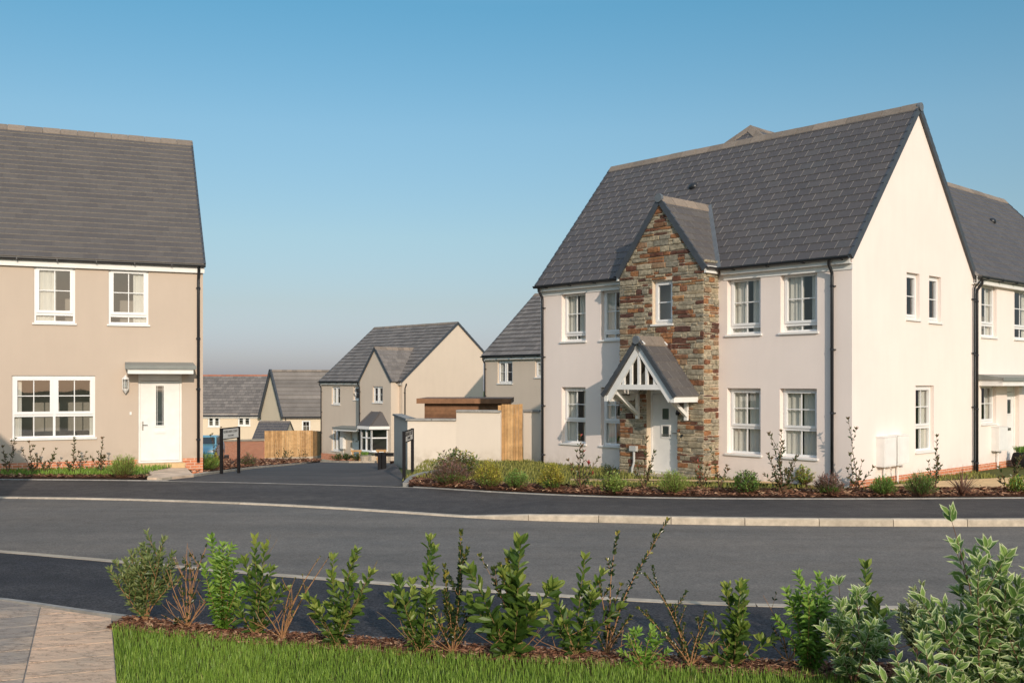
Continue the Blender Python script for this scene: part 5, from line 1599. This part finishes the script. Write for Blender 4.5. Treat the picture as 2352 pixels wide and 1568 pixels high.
bright('biggest bright green shrub, beside the variegated dogwood', 1862, 1540, [(1862, 1318), (1835, 1340), (1812, 1360), (1905, 1330), (1880, 1370), (1930, 1350), (1800, 1420), (1840, 1400), (1910, 1400), (1860, 1390), (1930, 1440)], L=.09, W=.036, side=2)
laurel('laurel tip with dark leaves rising behind the dogwoods', 2012, 1512, [(2022, 1312), (2005, 1380), (1985, 1400), (2040, 1420)], L=.14, W=.066, spacing=.022)
def dog(label, bx_, by_, tops, L=.135, W=.055, side=3, sp=.050, base=None):
    p = nd_(bx_, by_) if base is None else base; kk = p.y/F
    return stemplant('variegated_dogwood', label, p, [((x-bx_)*kk, U(-.25, .2), (by_-y)*kk, U(-.35, .35), 0, .55 if i_ == 0 else .9) for i_, (x, y) in enumerate(tops)], L, W, sp, [lf_vargreen, lf_cream], group=GP,
                     opp=True, varg=True, side=side, sidelen=.35, r0=.008, twig=twigd_m, start=.2, ang=.95, droop=.25, fold=.3)
dog('pale variegated dogwood between the bright shrub and the laurel tip', 1960, 1575, [(1935, 1350), (1990, 1370), (1900, 1400), (2050, 1420), (1960, 1420), (1885, 1450), (2020, 1460), (1930, 1470)])
k = mpp(1515)
stemplant('variegated_shrub', 'low spreading shrub with green and yellow leaves left of the tallest dogwood', nd_(2110, 1515), [((x-2110)*k, U(-.1, .1), (1515-y)*k, U(-.2, .2), 0, 1) for x, y in ((2115, 1340), (2070, 1385), (2150, 1390), (2050, 1410), (2175, 1410), (2100, 1400), (2135, 1420), (2090, 1430))],
          .085, .032, .016, [lf_olive, lf_cream], group=GP, start=.25, side=6, varg=True, r0=.005, twig=twigd_m)
dog('tallest variegated dogwood with cream-edged leaves at lower right', 2275, 1660, [(2222, 1195), (2180, 1290), (2300, 1285), (2145, 1345), (2335, 1320), (2250, 1350), (2180, 1400), (2310, 1400), (2235, 1420), (2140, 1450), (2350, 1420), (2280, 1380), (2200, 1480), (2330, 1500), (2260, 1480), (2170, 1560), (2300, 1560)], side=3, L=.145, W=.06, sp=.056)
dog('variegated dogwood cut off by the right edge of the picture', 2395, 1670, [(2352, 1270), (2380, 1330), (2330, 1420), (2420, 1300), (2370, 1450), (2330, 1520)], side=3)
dog('low variegated dogwood at the bottom edge, left of the tallest', 2110, 1680, [(2060, 1490), (2110, 1480), (2160, 1500), (2020, 1540), (2130, 1560), (2080, 1550), (2190, 1530)], side=2)

GF = 'shrubs in the bed along the far footpath'
def far(px, py, top, dz=.04):
    p = hit(px, py, 0); kk = p.y/F
    return Vector((p.x, p.y, T(p.x, p.y)+dz)), (py-top)*kk, kk
def fbush(name, label, px, py, top, halfw, mats, L=.075, W=.022, n=900, nst=70, group=GF, **kw):
    p, h, kk = far(px, py, top); return bush(name, label, p, halfw*kk, h, n, L, W, mats, group=group, nst=nst, **kw)
def photinia(label, px, py, tops, group=GF, L=.11, W=.045, sp=.05, mats=None, lf=.85, **kw):
    p, h, kk = far(px, py, 0)
    return stemplant('photinia_shrub', label, p, [((x-px)*kk, U(-.1, .1), (py-y)*kk, U(-.2, .2), 0, lf) for x, y in tops], L, W, sp, mats or [lf_photinia, lf_red], group=group, r0=.010, twig=twigd_m, start=.22, side=kw.pop('side', 1), simple=False, **kw)
fbush('abelia_shrub', 'large loose green and bronze shrub at the corner of the bed, behind the pink-tipped one', 1048, 1100, 1034, 58, [lf_olive, lf_gold, lf_pink], L=.10, W=.045, n=1100, nst=90, upright=.6, pick=lambda f: random.choice((0, 0, 0, 1, 2)))
fbush('bronze_shrub', 'pink-tipped spiky shrub at the junction corner of the far bed', 1035, 1120, 1058, 48, [lf_green, lf_pink], L=.08, W=.02, n=1500, nst=110, pick=lambda f: 1 if f > .55 else 0)
fbush('golden_shrub', 'golden-green conical shrub right of the pink-tipped corner shrub', 1122, 1127, 1062, 36, [lf_lime, lf_gold], L=.06, W=.026, n=1500, nst=90, pick=lambda f: 1 if f > .6 else 0)
fbush('hebe_shrub', 'low mid-green hebe between two golden shrubs', 1188, 1129, 1084, 33, [lf_green], L=.055, W=.02, n=1200, nst=80)
fbush('golden_shrub', 'orange-tipped golden shrub left of the red-stemmed photinia', 1267, 1131, 1071, 31, [lf_green, lf_gold], L=.06, W=.026, n=1400, nst=80, pick=lambda f: 1 if f > .6 else 0)
photinia('tall photinia with a pink flower spike in front of the left lower windows', 1335, 1130, [(1330, 1008), (1345, 1030), (1368, 1055), (1305, 1060), (1320, 1045), (1350, 1070), (1308, 1090), (1362, 1095)], redtip=1)
fbush('small_dark_shrub', 'small dark-leaved shrub behind the lime one, by the shaded wall', 1400, 1108, 1068, 22, [lf_photinia], L=.08, W=.04, n=220, nst=20)
fbush('lime_shrub', 'low lime-green shrub left of the door photinia', 1405, 1139, 1090, 36, [lf_lime, lf_green], L=.065, W=.028, n=1100, nst=70, upright=.6, pick=lambda f: 0 if f > .5 else 1)
photinia('narrow photinia in front of the white door frame', 1480, 1128, [(1482, 1010), (1490, 1040), (1470, 1070), (1500, 1045), (1462, 1090), (1492, 1080)], lf=.8)
fbush('lime_shrub', 'pale lime dome of fine leaves in front of the white door', 1547, 1140, 1086, 36, [lf_lime], L=.07, W=.013, n=1800, nst=110, upright=1.3)
photinia('low photinia with one red shoot right of the white door', 1612, 1128, [(1605, 1062), (1618, 1075), (1600, 1080), (1632, 1085), (1590, 1090)], redtip=1)
photinia('thin sparse photinia against the edge of the stone gable', 1652, 1126, [(1650, 1035), (1645, 1070), (1672, 1085), (1665, 1075)], lf=.6)
fbush('hebe_shrub', 'glossy green rounded hebe below the right-hand lower window', 1715, 1140, 1084, 36, [lf_green, lf_photinia], L=.075, W=.030, n=1100, nst=70, upright=.5, pick=lambda f: random.choice((0, 0, 1)))
photinia('big sprawling photinia below the rightmost front window', 1798, 1138, [(1788, 995), (1795, 1000), (1765, 1050), (1830, 1055), (1815, 1060), (1775, 1080), (1800, 1070), (1840, 1085), (1760, 1095), (1820, 1100), (1785, 1100)], sp=.04, side=2)
fbush('euonymus_shrub', 'small golden-edged shrub against the wall right of the sprawling photinia', 1847, 1118, 1074, 26, [lf_gold, lf_green], L=.06, W=.03, n=600, nst=45, pick=lambda f: random.choice((0, 1)))
fbush('bronze_shrub', 'pink and grey-green spiky shrub at the foot of the corner downpipe', 1905, 1142, 1090, 34, [lf_green, lf_pink], L=.075, W=.018, n=1300, nst=90, pick=lambda f: 1 if f > .5 else 0)
photinia('tall thin photinia rising up the corner of the cream house', 1965, 1131, [(1958, 968), (1950, 1050), (1985, 1065), (2003, 1080), (1945, 1085), (1975, 1090), (1990, 1100)], lf=.75)
fbush('hebe_shrub', 'dense dark green dome below the two meter boxes', 2029, 1142, 1099, 31, [lf_green], L=.055, W=.016, n=2200, nst=130, upright=1.2)
fbush('rosemary_shrub', 'loose blue-green feathery shrub right of the meter boxes', 2114, 1144, 1091, 34, [lf_green, lf_olive], L=.09, W=.010, n=1800, nst=120, upright=1.5, pick=lambda f: random.choice((0, 1)))
photinia('spindly photinia below the ground floor side window', 2148, 1130, [(2165, 1010), (2150, 1040), (2130, 1062), (2160, 1060), (2135, 1085)], lf=.8)
# phormium
p, h, kk = far(2210, 1142, 1085)
t = thing('bronze_flax', 'bronze strap-leaved flax fanning out on the right of the far bed', 'plant', p, 0, GF)
b = MB()
for i in range(60):
    a = U(0, 2*PI); l = h*U(.75, 1.35); sp_ = U(.1, .75); d = Vector((math.cos(a)*sp_, math.sin(a)*sp_, 1)).normalized()
    pts_ = curve((U(-.03, .03), U(-.03, .03), 0), d, l, Vector((d.x*.8, d.y*.8, -.35)), 5, .02); s = d.cross(Vector((0, 0, 1))).normalized()
    for j in range(5):
        w0, w1 = .012*(1-(j/5)**2), .012*(1-((j+1)/5)**2)
        b.face([pts_[j]-s*w0, pts_[j]+s*w0, pts_[j+1]+s*w1, pts_[j+1]-s*w1], 0, .1+.8*R())
b.build('leaves', lf_bronze, t)
photinia('tall leggy photinia near the right edge, in front of the far white door', 2318, 1134, [(2352, 1030), (2330, 1060), (2300, 1080), (2340, 1080), (2290, 1100), (2350, 1070)], lf=.8)
fbush('green_border_shrub', 'green shrub in the bed at the right edge of the picture', 2340, 1138, 1098, 28, [lf_green, lf_gold], L=.07, W=.03, n=700, nst=50, pick=lambda f: random.choice((0, 0, 1)))
# left garden plants
GL = 'shrubs in front of the beige house'
def lph(label, px, py, tops, lf=.9): return photinia(label, px, py, tops, group=GL, L=.10, W=.042, sp=.05, lf=lf, side=2, sidelen=.22)
lph('thin sparse shrub at the left edge, below the big window corner', 18, 1092, [(22, 1012), (8, 1045), (34, 1040), (15, 1030)], .6)
lph('sparse shrub second from the left, below the big window', 74, 1092, [(68, 1020), (90, 1035), (58, 1040), (80, 1050)], .9)
lph('small leaning shrub third from the left, below the big window', 105, 1090, [(118, 1035), (100, 1050), (124, 1055), (95, 1060)], .9)
lph('dark leafy shrub below the right corner of the big window', 165, 1090, [(185, 1014), (172, 1040), (195, 1045), (160, 1062), (205, 1055), (150, 1070)], 1)
lph('tall shrub with pale stem between big window and lime dome', 232, 1090, [(243, 1013), (220, 1045), (236, 1050), (212, 1060), (228, 1035)], .9)
fbush('lime_shrub', 'bright lime dome left of the white front door of the beige house', 284, 1101, 1049, 33, [lf_lime], L=.08, W=.016, n=1900, nst=120, upright=1.4, group=GL)
fbush('hebe_shrub', 'rounded green shrub at the foot of the beige house downpipe', 474, 1086, 1044, 27, [lf_green, lf_lime], L=.10, W=.028, n=900, nst=70, upright=.9, group=GL, pick=lambda f: random.choice((0, 0, 1)))
fbush('olive_shrub', 'yellowish loose shrub between the green dome and the name sign', 497, 1080, 1044, 12, [lf_gold, lf_photinia], L=.08, W=.04, n=260, nst=22, group=GL)
fbush('bronze_shrub', 'bronze and green shrub behind the street name sign', 572, 1075, 1041, 20, [lf_pink, lf_olive], L=.09, W=.04, n=420, nst=40, group=GL, pick=lambda f: random.choice((0, 1)))
lph('tall thin sapling standing left of the street name sign', 497, 1076, [(492, 985), (500, 1000), (486, 1010)], .5)
for i, (px, lab) in enumerate(((645, 'tiny dark plant in front of the brick wall end'), (660, 'small plant at the left of the pine fence'), (693, 'small plant at the middle of the pine fence'), (722, 'small plant at the right end of the pine fence'))):
    p = hit(px, 1062-(px-645)*.07); p.z += .04
    bush('fence_plant', lab, p, .40, .75, 60, .13, .05, [lf_photinia], group='small plants along the pine fence', nst=14)
for px, w_, lab in ((770, 20, 'low grey plants under the left window of the gabled beige house'), (815, 22, 'low plants by the doorway of the gabled beige house'), (790, 10, 'small pale clump beside the meter box pipe')):
    p = hit(px, 1062.0); kk = p.y/F; p.z += .05; p.y += .8
    bush('border_plant', lab, p, w_*kk, .35, 260, .12, .05, [lf_photinia, lf_olive], group='low plants by the gabled beige house', nst=26, ry=.4, pick=lambda f: random.choice((0, 1)))

#================================================================== STREET FURNITURE
def text_obj(body, size, loc, rot, parent, mat, depth=.002):
    cu = bpy.data.curves.new('lettering', 'FONT'); cu.body = body; cu.size = size; cu.align_x = 'CENTER'; cu.align_y = 'CENTER'; cu.extrude = depth
    cu.space_character = .95
    o_ = bpy.data.objects.new('tmp', cu); col.objects.link(o_)
    bpy.context.view_layer.update()
    me = bpy.data.meshes.new_from_object(o_); bpy.data.objects.remove(o_)
    me.materials.clear(); me.materials.append(mat)
    n_ = bpy.data.objects.new('lettering', me); col.objects.link(n_); n_.parent = parent; n_.location = loc; n_.rotation_euler = rot
    return n_
def name_sign(label, pxl, pyl, dxy, topl, pb0):
    a = hit(pxl, pyl); c = Vector((a.x+dxy[0], a.y+dxy[1], 0)); c.z = T(c.x, c.y)
    ang = math.atan2(c.y-a.y, c.x-a.x); L = (Vector((c.x, c.y, 0))-Vector((a.x, a.y, 0))).length
    t = thing('street_name_sign', label, 'street sign', a, ang, 'street name signs at the junction')
    h = CH-(topl-HY)/F*a.y-a.z
    H = h; zc = c.z-a.z
    for x, z in ((0, 0), (L, zc)):
        b = MB(); b.box(x-.035, x+.035, -.035, .035, z-.1, H); b.build('post', darkpaint, t)
    bh = H*pb0
    b = MB(); b.box(.036, L-.036, -.012, .0, H-bh, H-.03); pl_ = b.build('name_plate', plain('sign_white_%d' % int(pxl), (.62, .60, .56), .5, .03), t)
    b = MB(); b.box(.036, L-.036, -.02, .008, H-.03, H); b.box(.036, L-.036, -.02, .008, H-bh-.025, H-bh); b.build('plate_frame', darkpaint, t)
    rot = (PI/2, 0, 0)
    text_obj('GLEBELANDS COURT', L*.088, (L/2, -.0135, H-bh*.38), rot, pl_, darkpaint)
    text_obj('CUL-DE-SAC', L*.066, (L/2+.02, -.0135, H-bh*.76), rot, pl_, darkpaint)
    return t
name_sign('black framed street name sign with white plate on the left of the junction', 508.5, 1088, (.20, 1.02), 983, .235)
name_sign('black framed street name sign seen nearly edge-on at the right of the junction', 928, 1105, (.05, 1.45), 990, .22)
# black knee rail
p = hit(876, 1077); d_ = p.y; kk = d_/F
t = thing('knee_rail', 'low black timber knee rail with two posts at the end of the garden wall', 'rail', p, -.05)
h = (1077-1039)*kk
for x0, x1 in ((-7.5, 1), (2.8, 11)):
    b = MB(); b.box(x0*kk, x1*kk, -.07, .05, -.1, h); b.build('post', darkpaint, t)
b = MB(); b.box(-15.5*kk, 27*kk, .052, .13, h-9*kk, h-1*kk); b.build('rail', darkpaint, t)
p = hit(2350, 1076); kk = p.y/F
t = thing('garden_planter', 'dark grey rounded planter by the far white door at the right edge', 'planter', p, 0)
b = MB(); b.tube([(0, 0, -.02), (0, 0, .08), (0, 0, .22), (0, 0, .38), (0, 0, .42)], [.16, .24, .29, .25, .22], 16); b.build('pot', darkpaint, t, True)
b = MB()
for i in range(70): leaf(b, Vector((U(-.15, .15), U(-.15, .15), .42)), Vector((U(-1, 1), U(-1, 1), 1.2)), Vector((0, 0, 1)), .20, .06, R(), simple=True)
b.build('foliage', lf_green, t)
# timber frames by the beige gabled house
for lab, x0, x1, y0, y1 in (('small timber plant frame by the white doorway down the side road', 806, 831, 1032, 1060), ('small timber plant frame below the bay window down the side road', 864, 888, 1031, 1062)):
    p = hit((x0+x1)/2, y1+1); kk = p.y/F; w_ = (x1-x0)*kk; h = (y1-y0)*kk
    t = thing('plant_frame', lab, 'plant frame', p, 0, 'timber plant frames')
    for x in (-w_*.32, w_*.32):
        b = MB(); b.box(x-.04, x+.04, -.04, .04, -.1, h, 0, R()); b.build('post', wood_m, t)
    for z in (h*.3, h*.93):
        b = MB(); b.box(-w_/2, w_/2, -.065, -.041, z-.05, z+.05, 0, R()); b.build('rail', wood_m, t)
p = hit(838, 1062); t = MB(); 
t = thing('planter_pot', 'small cream planter with foliage beside the doorway down the side road', 'planter', p, 0)
b = MB(); b.tube([(0, 0, 0), (0, 0, .35)], [.2, .26], 12); b.build('pot', kerb_m, t)
b = MB()
for i in range(60): leaf(b, Vector((U(-.15, .15), U(-.15, .15), .38)), Vector((U(-1, 1), U(-1, 1), 1)), Vector((0, 0, 1)), .22, .07, R(), simple=True)
b.build('foliage', lf_green, t)

# blue car behind the left house
def car(loc, rz):
    t = thing('parked_car', 'light blue hatchback partly hidden behind the corner of the beige house', 'car', loc, rz)
    body = plain('blue_car_paint', (.16, .36, .45), .25, .04, 2, .6)
    # profile (y forward toward the viewer is the front) swept across the width with tumblehome
    prof = [(-1.95, .35), (-1.98, .75), (-1.80, .98), (-1.0, 1.02), (.9, .98), (1.7, .85), (1.98, .62), (1.98, .30)]
    b = MB()
    W2 = .84
    def ring(xs_, dz=0): return [(xs_, p_[0], p_[1]) for p_ in prof]
    secs = [(-W2, .94), (-W2*.92, 1), (W2*.92, 1), (W2, .94)]
    vs = []
    for x, s in secs:
        for (yy, zz) in prof: vs.append((x, yy*s, .30+(zz-.30)*(.98 if s < 1 else 1.0)))
    m_ = len(prof); fs = []
    for i in range(3):
        for j in range(m_-1): fs.append((i*m_+j, (i+1)*m_+j, (i+1)*m_+j+1, i*m_+j+1))
    fs += [tuple(range(m_)), tuple(range(3*m_, 4*m_))]
    b.raw(vs, fs)
    # cabin
    cab = [(-1.75, 1.0), (-1.45, 1.42), (-.6, 1.50), (.25, 1.45), (.95, 1.0)]
    vs = []
    for x, in ((-.66,), (.66,)):
        for (yy, zz) in cab: vs.append((x*(1.18 if zz < 1.1 else 1), yy, zz))
    b.raw(vs, [(i, i+5, i+6, i+1) for i in range(4)]+[(0, 1, 2, 3, 4), (5, 9, 8, 7, 6)])
    b.build('body', body, t, False)
    g = MB()
    ws = [(-.70, .90, 1.05), (.70, .90, 1.05), (.60, .33, 1.40), (-.60, .33, 1.40)]
    g.face([(x, y+.03, z+.02) for x, y, z in ws]); g.build('windscreen', glass_dark if False else plain('car_glass', (.02, .03, .035), .08, .1, 2, .8), t)
    g = MB()
    for s in (-1, 1): g.face([(s*.775, -1.3, 1.06), (s*.775, .65, 1.06), (s*.685, .2, 1.38), (s*.685, -1.2, 1.38)])
    g.build('side_windows', bpy.data.materials['car_glass'], t)
    g = MB(); g.box(-.26, .26, 1.985, 2.0, .42, .54); g.build('number_plate', plain('yellow_plate', (.65, .42, .05), .5, .05), t)
    for s in (-1, 1):
        g = MB(); g.box(s*.62-.16, s*.62+.16, 1.80, 1.96, .62, .76); g.build('headlight', plain('lamp_glass', (.6, .62, .62), .1, .02), t)
        g = MB(); g.box(s*.92-.08, s*.92+.08, .70, .84, 1.0, 1.14); g.build('mirror', blackpl, t)
    for s in (-1, 1):
        for yy in (-1.2, 1.25):
            g = MB(); g.tube([(s*.70, yy, .31), (s*.86, yy, .31)], .31, 18); w_ = g.build('wheel', blackpl, t)
            g = MB(); g.tube([(s*.861, yy, .31), (s*.872, yy, .31)], .2, 14); g.build('rim', chrome, w_)
    return t
pc_ = wp(472, 60.0); zc = CH-(1058-HY)/F*60.0
car((pc_.x, pc_.y, zc), PI+.12)
b = MB(); b.box(-4.8, 1.2, -4, 5, -.3, 0); o_ = b.build('car_bay', side_m); o_.location = (pc_.x-1.2, pc_.y, zc-.0); tag(o_, kind='structure')

# house out of frame on the left whose roof shades the corner of the beige house
sh = thing('neighbour_house', 'cream house out of frame on the left, its roof shading the beige house', 'house', (-8.05, 11.2, 0), math.atan2(.27, .963))
sf = Face(sh, frm(0, 0, 0, PI)); b = wall(sf, 0, 7, 0, 5.6, [(1, 2, 3.4, 4.5), (4.6, 5.6, 3.4, 4.5), (1, 2, .9, 2.2)]); gable_fill(b, sf, 0, 7, 3.5, 5.6, 5.6, 9.2)
wall(Face(sh, frm(0, -9, 0, PI/2)), 0, 9, 0, 5.6, [], b=b); wall(Face(sh, frm(-7, 0, 0, -PI/2)), 0, 9, 0, 5.6, [], b=b)
s4 = Face(sh, frm(-7, -9)); wall(s4, 0, 7, 0, 5.6, [], b=b); gable_fill(b, s4, 0, 7, 3.5, 5.6, 5.6, 9.2)
b.build('wall', cream, sh)
for o_ in ((1, 2, 3.4, 4.5), (4.6, 5.6, 3.4, 4.5), (1, 2, .9, 2.2)): window(sf, *o_, curtain=(0, 0))
roof(sh, frm(0, -9, 0, PI/2), 0, 9, 0, 7, 5.6, 9.2, 3.5, 5.6, gauge=.5, tw=.6)

#================================================================== LIGHT, SKY, CAMERA
sc = bpy.context.scene
SUN = Vector((.270, -.963, math.tan(math.radians(20.5))))
sd = bpy.data.lights.new('sun', 'SUN'); sd.energy = 2.95; sd.angle = math.radians(.5); sd.color = (1.0, .845, .70)
so = bpy.data.objects.new('sun', sd); col.objects.link(so)
so.rotation_euler = SUN.to_track_quat('Z', 'Y').to_euler()
SKYC = [(0, (.44, .455, .67)), (.034, (.475, .475, .645)), (.075, (.537, .515, .56)), (.14, (.626, .645, .61)), (.24, (.635, .767, .72)), (.35, (.467, .804, .785)), (.52, (1.9, 1.75, 1.45)), (1, (4.2, 3.1, 2.2))]  # sky tint by height; stops above the view boosted warm as added fill
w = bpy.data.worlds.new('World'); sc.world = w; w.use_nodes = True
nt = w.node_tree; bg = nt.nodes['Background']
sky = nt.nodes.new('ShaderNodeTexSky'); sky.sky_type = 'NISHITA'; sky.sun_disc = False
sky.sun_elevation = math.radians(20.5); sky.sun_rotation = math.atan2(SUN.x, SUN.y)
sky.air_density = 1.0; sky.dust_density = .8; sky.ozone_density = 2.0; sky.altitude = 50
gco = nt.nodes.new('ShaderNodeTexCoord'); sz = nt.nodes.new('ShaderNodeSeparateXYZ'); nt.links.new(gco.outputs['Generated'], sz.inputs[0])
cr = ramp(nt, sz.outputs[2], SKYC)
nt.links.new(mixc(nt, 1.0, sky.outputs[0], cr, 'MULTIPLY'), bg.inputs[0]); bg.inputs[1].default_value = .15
cam = bpy.data.cameras.new('Camera'); co = bpy.data.objects.new('Camera', cam); col.objects.link(co)
co.location = (0, 0, CH); co.rotation_euler = (PI/2, 0, 0)
cam.sensor_width = 36; cam.lens = 36*F/2352; cam.shift_y = (HY-784)/2352; cam.clip_end = 2000; cam.clip_start = .05
sc.camera = co
sc.view_settings.view_transform = 'Standard'; sc.view_settings.look = 'None'; sc.view_settings.gamma = 1; sc.view_settings.exposure = .1
sc.cycles.max_bounces = 6; sc.cycles.transparent_max_bounces = 12
